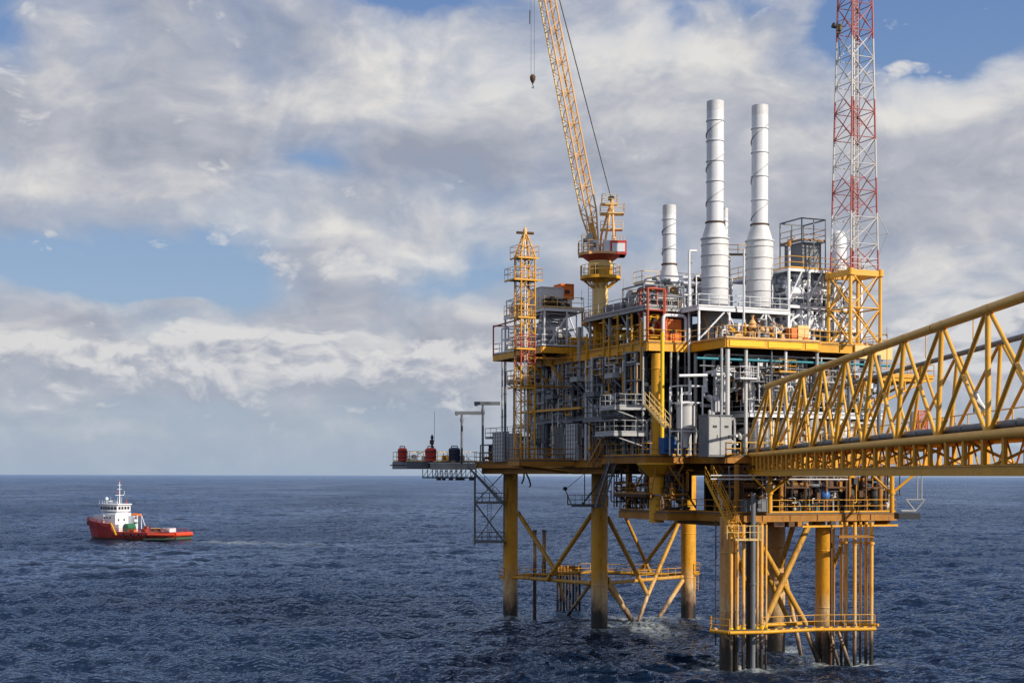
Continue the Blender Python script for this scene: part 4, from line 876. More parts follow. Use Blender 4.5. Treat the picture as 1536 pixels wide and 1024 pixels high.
# ================================================================== RADIO MAST
ms0 = pT(0.1, 1275, 513)[0]; mt0 = .1; L = 3.25
zb, zj = ZU, at(1276, 405, 131)[2]
mst = root('radio_mast', S(ms0 + L / 2, mt0 + L / 2, ZU), 'tall red and white lattice radio mast on a yellow braced base', 'mast')
q = [(ms0, mt0), (ms0 + L, mt0), (ms0 + L, mt0 + L), (ms0, mt0 + L)]
mb = MB(); lattice(mb, q, q, zb, zj, 2, .165, .075, 'yellow_bridge')
for i in range(4): mb.beam((*q[i], zj - .1), (*q[(i + 1) % 4], zj - .1), .25, .5); mb.lathe((*q[i], zj - .35), [(.19, 0), (.3, 0), (.3, .6), (.19, .6)], 14)
mb.build('base_frame', mst)
zt = 68; tw = .5; cs, ct = ms0 + L / 2, mt0 + L / 2; l0 = L * .92
qa = [(cs + sx * l0 / 2, ct + sy * l0 / 2) for sx, sy in ((-1, -1), (1, -1), (1, 1), (-1, 1))]; qb = [(cs + sx * 1.85 / 2, ct + sy * 1.85 / 2) for sx, sy in ((-1, -1), (1, -1), (1, 1), (-1, 1))]
mb = MB(); lattice(mb, qa, qb, zj + .15, zt, 14, .085, .042, 'mast_bands')
for k in range(14):                           # secondary struts
    u = (k + .5) / 14; z = zj + (zt - zj) * u; c = [(a[0] + (b[0] - a[0]) * u, a[1] + (b[1] - a[1]) * u) for a, b in zip(qa, qb)]
    for i in range(4): j = (i + 1) % 4; mb.tube((*c[i], z), ((c[i][0] + c[j][0]) / 2, (c[i][1] + c[j][1]) / 2, z), .03, 5)
mb.build('lattice', mst)
mb = MB(m='mast_bands'); mb.beam((cs - .3, ct - .2, zj), (cs - .3, ct - .2, zt), .28, .1); mb.tube((cs - .1, ct, zj), (cs - .1, ct, zt), .06, 6); mb.build('cable_tray', mst)
mb = MB(); ladder(mb, cs + .3, ct, zj, zt, 'grey_light'); mb.build('ladder', mst)
mb = MB(m='grey_light')
p = (qa[1][0], qa[1][1]); mb.tube((*p, zj + 1.4), (p[0] + .9, p[1] - .2, zj + 3.6), .035, 5); mb.tube((p[0] + .9, p[1] - .2, zj + 3.6), (*p, zj + 5.2), .035, 5); mb.tube((*p, zj + 3.4), (p[0] + .9, p[1] - .2, zj + 3.6), .035, 5); mb.build('antenna_bracket', mst)
mb = MB(); c = [(a[0] * 1, a[1] * 1, zj + .15) for a in qa]; rail(mb, c, 'white', toe=False, closed=True); mb.build('railing', mst)
# floodlight on the mast
p = at(1254, 38, 132); rt = root('floodlight', p, 'brown floodlight with bracket high on the left side of the mast', 'lamp')
mb = MB(W, 'brass'); mb.box((p[0] - .05, p[1] - .25, p[2] - .35), (p[0] + .35, p[1] + .25, p[2] + .2)); mb.box((p[0] + .1, p[1] - .1, p[2] - .6), (p[0] + .3, p[1] + .1, p[2] - .3)); mb.build('housing', rt)
mb = MB(W, 'black'); mb.tube((p[0] - .1, p[1], p[2] + .02), (p[0] - .42, p[1] - .1, p[2] + .12), .2, 12, r2=.26); mb.build('lamp_head', rt)
mb = MB(W, 'grey_dark'); mb.tube((p[0] + .1, p[1], p[2] - .5), (p[0] + .25, p[1], p[2] - 2.6), .03, 5); mb.tube((p[0] + .3, p[1], p[2]), (p[0] + .8, p[1] + .1, p[2] + .1), .05, 6); mb.build('bracket', rt)
# ================================================================== UPPER DECK ITEMS
crate('orange_container', (pT(5.6, 1003, 480)[0] - .1, 6.3, ZU), (pT(5.6, 1027, 480)[0] - .1, 8.2, ZU + 2.0), 'orange', 'rusty orange container with white pipe loop around it', 'container')
mb = MB(); a = pT(5.75, 997, 500); b = pT(5.75, 1031, 500); mb.path(elbow_path([(a[0], 6.1, ZU), (a[0], 6.1, ZU + 2.4), (b[0], 6.1, ZU + 2.4), (b[0], 6.1, ZU)], .4), .15, 12, 'white'); mb.build('pipe_loop', None, 'thick white pipe looping over the orange container', 'pipe')
rf = root('lifting_frame', S(SL, 6.5, ZU), 'red tubular portal frame at the left corner of the upper deck', 'frame')
mb = MB(m='red_frame'); zz = ZU + 4.7
for s, t in ((SL + .1, 6.2), (-2.5, 6.2), (SL + .1, 7.6), (-2.5, 7.6)): mb.tube((s, t, ZU), (s, t, zz), .12, 8)
for z in (zz, zz - 1.9): mb.tube((SL + .1, 6.2, z), (-2.5, 6.2, z), .08, 8); mb.tube((SL + .1, 6.2, z), (SL + .1, 7.6, z), .08, 8); mb.tube((-2.5, 6.2, z), (-2.5, 7.6, z), .08, 8)
mb.tube((SL + .1, 6.2, zz), (-2.5, 7.6, zz + .3), .08, 8); mb.build('portal', rf)
mb = MB(); ladder(mb, -2.5, 6.1, ZU, zz, 'red_frame'); mb.build('ladder', rf)
manifold(SL + .4, -2.2, 6.4, 8.2, ZU, ZU + 2.8, 14, 'yellow valve cluster inside the red portal frame', None, ('yellow_bright', 'yellow', 'yellow', 'red'), 'valve_skid', 'valves', frame=False)
crate('yellow_locker', (pT(1.0, 1197, 500)[0], 1.0, ZU), (pT(1.0, 1213, 500)[0], 2.1, ZU + 1.5), 'crane_cream', 'pale yellow locker on the upper deck left of the mast base', 'locker', False)
crate('orange_locker', (pT(1.1, 1187, 500)[0], 1.1, ZU), (pT(1.1, 1195, 500)[0], 2.0, ZU + 1.25), 'orange', 'small orange locker next to the pale yellow one', 'locker', False)
mb = MB(); s, t, z = pT(.6, 1207.5, 511); mb.lathe((s, t, ZU), [(.05, 0), (.3, .05), (.32, .25), (.1, .45)], 12, 'orange'); mb.build('lifebuoy_case', None, 'round orange lifebuoy case at the edge of the upper deck', 'lifebuoy')
for i, s in enumerate((.9, 2.2, 3.6, 4.8, 6.2)):
    manifold(s - .5, s + .6, 1.2, 3.2, ZU, ZU + U(1.2, 2.2), 6, 'small pipe and valve stand along the front rail of the upper deck', 'valve stands along the upper deck front', ('yellow', 'crane_peach', 'white', 'brown', 'grey_light'), 'valve_stand', 'valves', frame=False)
for i in range(7):
    t = 9 + i * 2.6
    manifold(SL + .4, -1.2, t, t + 2.2, ZU, ZU + (2.0 if t < 17 else 1.7), 15, 'yellow and grey pipe stand along the left rail of the upper deck', 'pipe stands along the upper deck left side', ('yellow', 'yellow_bright', 'yellow_bright', 'yellow', 'grey_light', 'crane_peach'), 'pipe_stand', 'pipework', frame=False)
# ================================================================== SHADED LEFT FACE CONTENT
g = 'pipework modules on the shaded left face'
ts = [8.6, 11, 13.8, 16.6, 19.4, 22.2, 25, 27.8]
for i, t in enumerate(ts):
    for z0, z1, nm in ((ZR, ZM - .35, 'main deck'), (ZM, 24.4, 'mezzanine'), (24.72, 26.9, 'high mezzanine')):
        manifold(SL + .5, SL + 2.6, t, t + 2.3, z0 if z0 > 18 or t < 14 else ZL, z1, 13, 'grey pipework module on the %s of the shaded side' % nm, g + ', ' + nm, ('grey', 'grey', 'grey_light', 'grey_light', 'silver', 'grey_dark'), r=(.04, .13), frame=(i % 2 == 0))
# vertical pipes and panels read off the face
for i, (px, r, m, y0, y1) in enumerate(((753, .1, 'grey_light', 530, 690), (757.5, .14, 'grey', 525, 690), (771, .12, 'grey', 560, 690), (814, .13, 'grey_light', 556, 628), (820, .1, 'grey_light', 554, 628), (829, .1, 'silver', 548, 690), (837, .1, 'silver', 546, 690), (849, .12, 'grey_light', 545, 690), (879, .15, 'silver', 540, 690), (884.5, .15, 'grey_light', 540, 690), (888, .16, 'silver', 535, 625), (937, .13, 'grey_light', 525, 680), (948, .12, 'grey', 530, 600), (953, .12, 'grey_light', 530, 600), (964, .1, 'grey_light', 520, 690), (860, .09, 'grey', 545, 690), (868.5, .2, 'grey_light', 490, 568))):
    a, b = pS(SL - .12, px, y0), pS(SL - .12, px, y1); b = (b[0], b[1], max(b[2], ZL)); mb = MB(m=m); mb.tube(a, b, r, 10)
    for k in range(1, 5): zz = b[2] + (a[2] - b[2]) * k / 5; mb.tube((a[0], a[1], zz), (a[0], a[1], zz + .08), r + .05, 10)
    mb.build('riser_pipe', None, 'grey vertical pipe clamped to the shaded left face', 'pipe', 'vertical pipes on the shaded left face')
for i, (xa, xb, ya, yb, m) in enumerate(((751, 766, 648, 690, 'silver'), (808, 818, 636, 690, 'silver'), (861, 876, 636, 690, 'silver'), (846, 852, 640, 690, 'grey_light'), (776, 786, 650, 690, 'grey_light'))):
    a, b = pS(SL + .5, xa, ya), pS(SL + .5, xb, ya); t0, t1 = sorted((a[1], b[1])); zt_ = a[2]
    rt = root('cable_cabinet', S(SL + .5, (t0 + t1) / 2, ZL), ['pale slatted cabinet at the far left end of the shaded side', 'pale slatted cabinet left of the middle of the shaded side', 'widest pale slatted cabinet below the mezzanine rail', 'slim pale cabinet beside the widest one', 'grey ribbed cabinet behind the vent tower base'][i], 'cabinet')
    mb = MB(); mb.box((SL - .42, t0, ZL), (SL + .3, t1, zt_), m); mb.build('body', rt)
    mb = MB(m='grey'); n = 4
    for k in range(n + 1): t = t0 + (t1 - t0) * k / n; mb.beam((SL - .45, t, ZL), (SL - .45, t, zt_), .05, .05)
    for k in range(8): z = ZL + (zt_ - ZL) * (k + .5) / 8; mb.beam((SL - .44, t0, z), (SL - .44, t1, z), .04, .05)
    mb.build('slat_frame', rt)
mb = MB(m='yellow'); mb.beam(pS(SL - .5, 784, 618), pS(SL - .5, 871, 611), .3, .22); mb.build('runway_beam', None, 'long yellow runway beam along the mezzanine rail', 'beam')
# cable ladders (white gridded) at x 838-860
for px, y0, y1 in ((842, 548, 628), (853, 546, 628), (826, 560, 628)):
    a, b = pS(SL - .2, px, y0), pS(SL - .2, px, y1); mb = MB(); ladder(mb, a[0], a[1], b[2], a[2], 'grey_light', (0, 1), .6, .04); mb.build('cable_ladder', None, 'grey cable ladder on the shaded left face', 'ladder', 'cable ladders on the shaded face')
# equipment left of the face on the main deck
manifold(SL + .3, -1, 32, 36, ZL, ZL + 3.6, 16, 'grey brown pipe module left of the shaded face', None, ('grey', 'brown', 'grey_dark', 'grey_light'), 'pump_skid', 'pump')
manifold(SL + .3, -1, 37, 41, ZL, ZL + 2.6, 14, 'lower grey pump module near the davits', None, ('grey', 'grey_dark', 'red', 'grey_light'), 'pump_skid', 'pump')
manifold(SL + .3, -1, 41.5, 45, ZL, ZL + 1.9, 12, 'leftmost dark pump module next to the laydown deck', None, ('grey', 'brown', 'grey_dark', 'yellow_old'), 'pump_skid', 'pump')
rt = root('vertical_vessel', S(-2.6, 32.8, ZL), 'dark grey upright tank at the left end of the shaded face', 'tank'); mb = MB(); vessel_v(mb, (-3, 33, ZL + 2.2), 1.0, 2.6, 'grey'); mb.build('shell', rt)
mb = MB(); mb.box((-3.6, 31.8, ZL), (-2, 34.2, ZL + 2.2), 'grey_dark'); mb.build('plinth', rt)
rt = root('equipment_module', S(-3, 38, ZL), 'dark railed machinery house behind the davits', 'module'); mb = MB(); mb.box((-3.2, 36.5, ZL), (2, 44.5, ZL + 1.7), 'grey_dark'); mb.build('housing', rt); mb = MB(); mb.box((-3.5, 35.5, ZL + 2.6), (2, 44.8, ZL + 2.7), 'grating'); mb.build('roof', rt); mb = MB(); rail(mb, [(2, 44.8, ZL + 2.7), (-3.5, 44.8, ZL + 2.7), (-3.5, 35.5, ZL + 2.7)], 'grey'); mb.build('railing', rt)
# big silver cladding at far left of the face (x 750-765, y 530-600)
rt = root('clad_column', S(SL + 1, 30, ZM), 'tall silver clad column at the left end of the shaded face', 'column'); mb = MB()
for s, t, r in ((SL + .5, 30.2, .55), (SL + .9, 28.9, .5), (SL + .2, 31.3, .4)): mb.lathe((s, t, 21), [(r, 0), (r, 6.6)], 16, 'silver'); [mb.lathe((s, t, 21 + k * 1.1), [(r, 0), (r + .04, .02), (r + .04, .1), (r, .12)], 16, 'grey') for k in range(6)]
mb.build('cladding', rt)
# ================================================================== LIT RIGHT FACE CONTENT
lm = ('silver', 'white', 'grey_light', 'grey', 'white_stain')
gg = 'pipework modules under the upper deck front'
for i in range(6):
    s = .4 + i * 2.9
    manifold(s, s + 2.5, 2.2, 5.2, ZM, 26.7, 12, 'pale pipework module on the mezzanine of the front side', gg, lm, r=(.06, .2), frame=False)
    manifold(s, s + 2.5, 1.0 if s > 4 else 2.5, 5.0, ZR, ZM - .5, 10, 'pale pipework module on the main deck of the front side', gg + ', main deck', lm, r=(.06, .18), frame=False)
for i in range(3):
    s = -3.9 + i * 1.3
    manifold(s, s + 1.2, 6.3, 8.6, ZR, ZM, 9, 'pale pipework module at the corner column', 'pipework modules at the corner', lm, r=(.05, .14), frame=False)
    manifold(s, s + 1.2, 6.3, 8.6, ZM, 26.8, 9, 'high grey pipework module at the corner column', 'high pipework modules at the corner', ('grey', 'grey_light', 'grey_dark'), r=(.05, .14), frame=False)
# grey double cabinet (big), blue box, skid tank
a = pT(-.1, 1061, 680); b = pT(-.1, 1096, 680)
rt = root('switch_cabinet', S(a[0] + 1, .4, ZR), 'large light grey double door cabinet at the front rail', 'cabinet')
zt_ = at(1075, 622, 125.5)[2]
mb = MB(); mb.box((a[0], -.25, ZR - .15), (b[0], 1.35, zt_), 'grey'); mb.build('body', rt)
for k in range(2):
    s0 = a[0] + .05 + k * (b[0] - a[0]) / 2; s1 = s0 + (b[0] - a[0]) / 2 - .1; mb = MB(); mb.box((s0, -.3, ZR), (s1, -.25, zt_ - .15), 'grey_light'); mb.box((s1 - .3, -.34, ZR + 1.4), (s1 - .24, -.3, ZR + 1.7), 'black'); mb.box((s0 + .35, -.32, ZR + 2.3), (s0 + .75, -.3, ZR + 2.5), 'grey_dark'); mb.build('door', rt)
mb = MB(m='grey'); mb.box((a[0] - .05, -.33, zt_), (b[0] + .05, 1.4, zt_ + .06)); mb.box(((a[0] + b[0]) / 2 - .04, -.34, ZR), ((a[0] + b[0]) / 2 + .04, -.3, zt_)); mb.lathe((a[0] + 1, .8, zt_), [(.25, 0), (.25, .3), (.05, .4)], 12, 'grey_light'); mb.lathe((a[0] + .5, .4, zt_), [(.12, 0), (.12, .4), (.05, .5)], 12); mb.build('trim', rt)
a = pT(5.2, 993, 680); b = pT(5.2, 1009, 680)
rt = root('blue_container', S(a[0] + .6, 5.4, ZR), 'bright blue box at the main deck rail under the corner column', 'container'); mb = MB(); mb.prism([(a[0], 4.9), (b[0], 4.9), (b[0], 6.1), (a[0], 6.1)], ZR + .15, at(1000, 653, 128)[2], 'blue'); mb.build('body', rt); mb = MB(); mb.box((b[0], 5.2, ZR + .6), (b[0] + .35, 5.9, ZR + 1.3), 'blue'); [mb.box((a[0] + .12 + k * .22, 4.85, ZR + .55), (a[0] + .17 + k * .22, 4.9, ZR + 1.9), 'blue') for k in range(5)]; mb.box((a[0] + .05, 4.86, ZR + .35), (b[0] - .05, 4.9, ZR + .5), 'navy'); mb.build('side_bin', rt)
s, t, _ = pT(3.5, 1029, 620); rt = root('skid_tank', S(s, t, ZR), 'upright grey tank in a railed frame left of the large cabinet', 'tank')
mb = MB(); zz = at(1029, 645, 127)[2]; mb.lathe((s, t, zz), [(.6, 0), (.85, .25), (.85, 2.2), (.95, 2.25), (.95, 2.4), (.6, 2.6), (.1, 2.65)], 20, 'silver'); mb.lathe((s, t, zz - 1.4), [(.25, 0), (.3, .9), (.6, 1.4)], 16, 'white_stain'); mb.build('shell', rt)
mb = MB(m='white')
for ds in (-1.05, 1.05):
    for dt in (-1, 1): mb.beam((s + ds, t + dt, ZR), (s + ds, t + dt, zz + 3.9), .1, .1)
for z in (zz, zz + 2.45, zz + 3.9): mb.beam((s - 1.05, t - 1, z), (s + 1.05, t - 1, z), .08, .1); mb.beam((s - 1.05, t - 1, z), (s - 1.05, t + 1, z), .08, .1); mb.beam((s + 1.05, t - 1, z), (s + 1.05, t + 1, z), .08, .1)
mb.path(elbow_path([(s - .5, t, zz + 2.6), (s - .5, t, zz + 3.3), (s + .4, t, zz + 3.3), (s + .4, t, zz + 4.4)], .25), .12, 8); mb.build('frame', rt)
# bent white line y~558 and vertical exchangers
mb = MB(); a, b = pT(1.5, 1068, 560), pT(1.5, 1182, 559); mb.path(elbow_path([a, b, (b[0], b[1], ZM + .2)], .35), .16, 10, 'white'); mb.build('header_pipe', None, 'long white header pipe bending down at its right end', 'pipe')
mb = MB(); mb.tube(pT(1.1, 1018, 562), pT(1.1, 1060, 561), .13, 8, m='white'); mb.build('header_pipe', None, 'short pale header pipe left of the blue grey column', 'pipe')
mb = MB(); a, b = pT(.4, 1045, 542), pT(.4, 1335, 552); mb.tube((a[0], .5, 26.0), (b[0], .5, 26.0), .12, 10, m='teal'); mb.build('teal_pipe', None, 'long teal blue pipe under the front beam of the upper deck', 'pipe')
for z, m, px in ((26.45, 'grey_light', 1092), (25.4, 'grey', 1050), (24.9, 'brown', 1100), (24.2, 'grey', 1120)):
    a = pT(.7, px, 540); mb = MB(); mb.tube((a[0], .8, z), (17, .8, z), .07, 8, m=m); mb.build('header_pipe', None, 'thin %s horizontal pipe under the upper deck front' % {'grey_light': 'light grey', 'grey': 'grey', 'brown': 'rusty'}[m], 'pipe', 'horizontal pipes under the upper deck front')
for i, (px, m, r) in enumerate(((1128, 'white', .28), (1141, 'grey', .38), (1161, 'silver', .42), (1172, 'grey_light', .3))):
    s = pT(2.9, px, 580)[0]; rt = root('vertical_vessel', S(s, 2.9, ZM), ['slim white upright vessel on the front mezzanine', 'dark grey upright vessel behind the white mezzanine rail', 'pale upright vessel near the bridge end', 'light grey upright vessel closest to the bridge top'][i], 'tank'); mb = MB(); vessel_v(mb, (s, 2.9, ZM), r, 2.0, m); mb.build('shell', rt)
gl = 'silver clad vessels behind the bridge'
for i in range(9):
    s = 4.6 + i * 1.45; r = .6 if i % 3 else .5
    rt = root('clad_vessel', S(s, 2.2, ZR), 'pale silver clad upright vessel behind the bridge end', 'tank', gl); mb = MB(); mb.lathe((s, 2.2 + (i % 2) * .5, ZR), [(r, 0), (r, 3.0), (r * .7, 3.3), (.05, 3.4)], 18, ('silver', 'white_stain', 'grey_light')[i % 3])
    for k in range(3): mb.lathe((s, 2.2 + (i % 2) * .5, ZR + .5 + k), [(r, 0), (r + .03, .01), (r + .03, .08), (r, .09)], 18, 'grey_light')
    mb.build('shell', rt)
    mb = MB(); ladder(mb, s, 2.2 - r - .15 + (i % 2) * .5, ZR, ZR + 3.2, 'yellow', w=.3); mb.build('ladder', rt)
# yellow access frame at the bridge end
mb = MB(); a = pT(-.2, 1120, 640); rail(mb, [(a[0] - .3, -.6, ZR), (a[0] + 4.5, -.6, ZR)], 'yellow_bright', toe=False); mb.build('guard_rail', None, 'yellow guard rail at the bridge landing', 'railing')
# lower right (cellar) content
crate('junction_box', (pT(-2.9, 1117, 755)[0], -3.2, ZC + .15), (pT(-2.9, 1154, 755)[0], -2.2, ZC + 1.1), 'grey', 'grey riveted box hanging on the cellar deck edge', 'box', True)
s = pT(-1.8, 1237, 750)[0]; rt = root('pump', S(s, -1.8, ZC), 'bright blue pump motor on the cellar deck', 'pump')
mb = MB(); mb.lathe((s, -1.8, ZC + .1), [(.3, 0), (.3, 1.0), (.45, 1.1), (.5, 1.5), (.3, 1.8), (.1, 1.85)], 16, 'blue'); mb.build('motor', rt); mb = MB(); mb.box((s - 1.2, -1.7, ZC), (s - .3, -1, ZC + .8), 'teal'); mb.tube((s - 1.6, -1.5, ZC + .5), (s - .2, -1.5, ZC + .5), .2, 10, m='teal'); mb.build('housing', rt)
crate('white_cabinet', (pT(-1, 1227, 730)[0], -.8, ZC + 1.7), (pT(-1, 1243, 730)[0], .2, ZC + 2.6), 'white', 'small white cabinet above the blue pump', 'cabinet', False)
for i, (px, m) in enumerate(((1275, 'black'), (1312, 'grey_dark'))):
    s = pT(-1.5, px, 740)[0]; rt = root('vertical_vessel', S(s, -1.5, ZC), ['black upright vessel right of the blue pump', 'dark grey upright vessel near the right end of the cellar deck'][i], 'tank'); mb = MB(); vessel_v(mb, (s, -1.5, ZC), .42 + .06 * i, 2.1, m, False); mb.build('shell', rt)
for i in range(7):
    s = -.4 + i * 2.25
    manifold(s, s + 2, -1.9 if i > 3 else -.6, 1.6, ZC, ZC + 3.2, 18, 'brown and steel pipework module on the cellar deck', 'pipework modules on the cellar deck', ('brown', 'grey_dark', 'yellow', 'yellow', 'silver') if i > 2 else ('brown', 'grey_dark', 'brown', 'silver', 'yellow_old'), r=(.04, .13), frame=False)
for i in range(3):
    manifold(-3.2, -.8, 4 + i * 2.9, 6.6 + i * 2.9, ZC, ZC + 3.6, 14, 'dark pipework module at the left end of the cellar deck', 'dark pipework modules left on the cellar deck', ('brown', 'grey_dark', 'yellow_old'), r=(.04, .1), frame=False)
for z, i in ((16.05, 0), (15.75, 1)):
    a = at(1066, 0, 121.6); b = at(1272, 0, 123); mb = MB(W); mb.tube((a[0], a[1], z), (b[0], b[1], z), .07, 8, m='silver'); mb.build('header_pipe', None, ['upper', 'lower'][i] + ' of the two long silver pipes under the bridge landing', 'pipe')
mb = MB(W, 'grey_light'); p1, p2 = at(1376, 745, 124), at(1382.5, 745, 124)
for p in (p1, p2): mb.tube((p[0], p[1], p[2]), (p[0], p[1], 16.1), .06, 6)
q = [at(1359, 746, 124), at(1373, 763, 124), at(1387, 746, 124)]
mb.tube(q[0], q[1], .06, 6); mb.tube(q[1], q[2], .06, 6); mb.tube(q[0], q[2], .06, 6); mb.tube(at(1352, 763, 124), q[1], .1, 6); mb.build('davit_bracket', None, 'white triangular bracket with two posts at the right end of the cellar deck', 'bracket')
mb = MB(W, 'grey_dark'); a = at(1345, 766, 124); mb.box((a[0], a[1] - .8, a[2] - .5), (a[0] + 1.8, a[1] + .8, a[2])); mb.build('cable_reel_box', None, 'dark box beyond the right end of the cellar deck rail', 'box')
for i, (xa, ya, xb, yb) in enumerate(((786, 709, 784, 722), (789, 709, 796, 727))):
    mb = MB(W); mb.path([at(xa, ya, 150), at((xa + xb) / 2 + 1, (ya + yb) / 2, 150), at(xb, yb, 150), at(xb - 2, yb + 3, 150)], .09, 6, 'black' if i else 'brown'); mb.build('hanging_hose', None, ['short brown hose end hanging under the left deck', 'black hose end hanging under the left deck'][i], 'hose')
# scattered lamps and aerials on rails
for i, (px, py, Y, h) in enumerate(((872, 448, 150, 1.8), (935, 435, 141, 2.2), (1180, 372, 138, 2.4), (1036, 392, 136, 1.5), (1330, 500, 131, 1.5))):
    p = at(px, py, Y); mb = MB(W, 'grey_light'); mb.tube((p[0], p[1], p[2] - h * 1.6), (p[0], p[1], p[2] + h * .5), .03, 5); mb.lathe((p[0], p[1], p[2] - .1), [(.03, 0), (.12, .05), (.12, .25), (.03, .3)], 8); mb.build('deck_lamp', None, 'thin lamp post on a platform rail', 'lamp', 'lamp posts along the platform rails')
mb = MB(); ribwall((3.0, 1.9), (12.6, 1.9), ZC, ZR - 1.3, 'shade_black', 'brown', 1.6, nrm=(0, -.12)); add('inner_wall', mb)  # dark backing wall, added so the space below deck looks shaded
mb = MB(); ribwall((-3.0, 8.6), (1.6, 8.6), ZC + .9, ZR - 1.3, 'shade_black', 'brown', 1.6, nrm=(0, -.12)); add('inner_wall', mb)
hd = deck('hanging_deck', [(.2, -1.6), (7.2, -1.6), (7.2, .4), (.2, .4)], 15.3, .06, .22, 1, 'yellow_old', 'brown'); rm = MB(); rail(rm, [(.2, -1.6, 15.3), (7.2, -1.6, 15.3)], 'yellow_old', h=.95); add('railing', rm, parent=hd)
hd = deck('hanging_deck', [(-4.4, 6), (-3.4, 6), (-3.4, 12), (-4.4, 12)], 14.4, .06, .2, 1, 'brown', 'brown'); rm = MB(); rail(rm, [(-4.4, 12, 14.4), (-4.4, 6, 14.4), (-3.4, 6, 14.4)], 'yellow_old', h=.95); add('railing', rm, parent=hd)
for i in range(6):
    manifold(.2 + i * 2.2, 2.2 + i * 2.2, -2.0, 1.2, ZC, ZR - .95, 12, 'dark brown equipment pack behind the cellar deck rail', 'equipment packs on the cellar deck', ('brown', 'grey_dark', 'brown', 'black', 'yellow_old', 'grey'), 'equipment_pack', 'machinery', (.05, .16), 3, i % 2 == 0, True)
for i in range(9):
    mb = MB(m=('yellow_old', 'brown', 'grey')[i % 3]); a = -3.9 + i * 1.9; t0_ = 5.2 if a < -.4 else -.6; mb.tube((a, t0_, ZR - 1.0), (a + U(-.9, .9), t0_ - U(0, .6), ZC + 1.2), .06, 6); mb.tube((a, t0_, ZR - 1.6), (a + 1.6, t0_, ZR - 1.6), .05, 6); mb.build('under_strut', plat)
for i in range(12):
    a = U(-.5, 13); mb = MB(m=random.choice(('brown', 'grey_dark', 'yellow_old', 'grey'))); z0_ = ZC - .75; mb.box((a, -2.9, z0_ - U(.1, .45)), (a + U(.3, 1.1), -2.2, z0_)); mb.build('edge_bracket', plat)
# ---- outer layer of small lines, trays and stands hung on the faces
for i in range(11):
    t = 7.4 + i * 2.15
    for z0, z1, w in ((ZL + .1, ZM - .4, 'main deck'), (ZM + .1, 24.5, 'mezzanine'), (24.6, 27, 'high mezzanine')):
        manifold(SL - .35, SL + .5, t, t + 2, z0 + (.3 if t < 14 and z0 < 20 else 0), z1, 7, 'thin grey pipe bundle hung on the shaded face by the ' + w, 'thin pipe bundles on the shaded face, ' + w, ('grey', 'grey_light', 'brown', 'silver', 'white', 'yellow', 'white', 'silver'), 'pipe_bundle', 'pipework', (.025, .09), 3, i % 3 == 0, i % 2 == 0)
for i in range(8):
    s_ = .3 + i * 2.1
    manifold(s_, s_ + 1.9, .5, 1.6, 22.4, 26.6, 8, 'thin pale pipe bundle hung under the front of the upper deck', 'thin pipe bundles on the front face', ('white', 'silver', 'grey_light', 'grey', 'brown', 'white'), 'pipe_bundle', 'pipework', (.03, .08), 2, False, False)
    manifold(s_, s_ + 2.1, -2.2, .8, ZC, ZR - 1.0, 11, 'dark cramped pipe bundle above the cellar deck rail', 'cramped pipe bundles on the cellar deck', ('brown', 'grey_dark', 'yellow_old', 'brown', 'silver') if i < 4 else ('brown', 'yellow', 'grey_dark', 'yellow_old', 'silver', 'black'), 'pipe_bundle', 'pipework', (.03, .1), 2, i % 2 == 0, i > 3)
for i in range(5):
    manifold(-3.9, -1.6, 4 + i * 2.4, 6.2 + i * 2.4, ZC + .2, ZR - 1.0, 8, 'brown pipe bundle hanging under the left half of the main deck', 'pipe bundles under the main deck left', ('brown', 'yellow_old', 'grey_dark', 'grey'), 'pipe_bundle', 'pipework', (.03, .08), 1, False, False)
for i, (px, y0, y1) in enumerate(((905, 478, 560), (913, 505, 590), (926, 470, 545), (934, 520, 600), (947, 470, 600), (955, 530, 590), (961, 480, 570), (880, 500, 560), (868, 505, 548), (856, 520, 560), (843, 526, 566), (828, 530, 570), (812, 538, 576))):
    a, b = pS(SL - .2, px, y0), pS(SL - .2, px, y1); mb = MB(m='yellow'); mb.beam(a, b, .13, .13); mb.beam((a[0], a[1], a[2] - .3), (a[0], a[1] + .9, a[2] - .3), .1, .1); mb.beam((b[0], b[1], b[2] + .1), (b[0], b[1] + .9, b[2] + .1), .1, .1)
    mb.build('stub_post', None, 'yellow stub post with brackets on the left edge of the upper deck', 'post', 'yellow stub posts on the left edge of the upper deck')
for i, (t, z, w) in enumerate(((23.5, 23.9, 1.6), (18.2, 25.3, 1.5), (14.6, 23.7, 1.9), (10.9, 25.2, 1.6), (27.5, 19.6, 1.4), (12.4, 19.7, 1.4))):
    balcony(SL - .9, SL + .1, t, t + w, z, ('grey', 'grey_light')[i % 2], 'hung_balcony', bracket=True)
for i, (s_, z) in enumerate(((1.2, 24.3), (5.2, 25.0), (9.4, 24.2))):
    mb = MB(); mb.prism([(s_, -.3), (s_ + 1.7, -.3), (s_ + 1.7, .6), (s_, .6)], z - .07, z, 'grating'); o = add('hung_balcony', mb); rm = MB(); rail(rm, [(s_, .6, z), (s_, -.3, z), (s_ + 1.7, -.3, z), (s_ + 1.7, .6, z)], ('white', 'yellow', 'grey_light')[i], step=.9); add('railing', rm, parent=o)
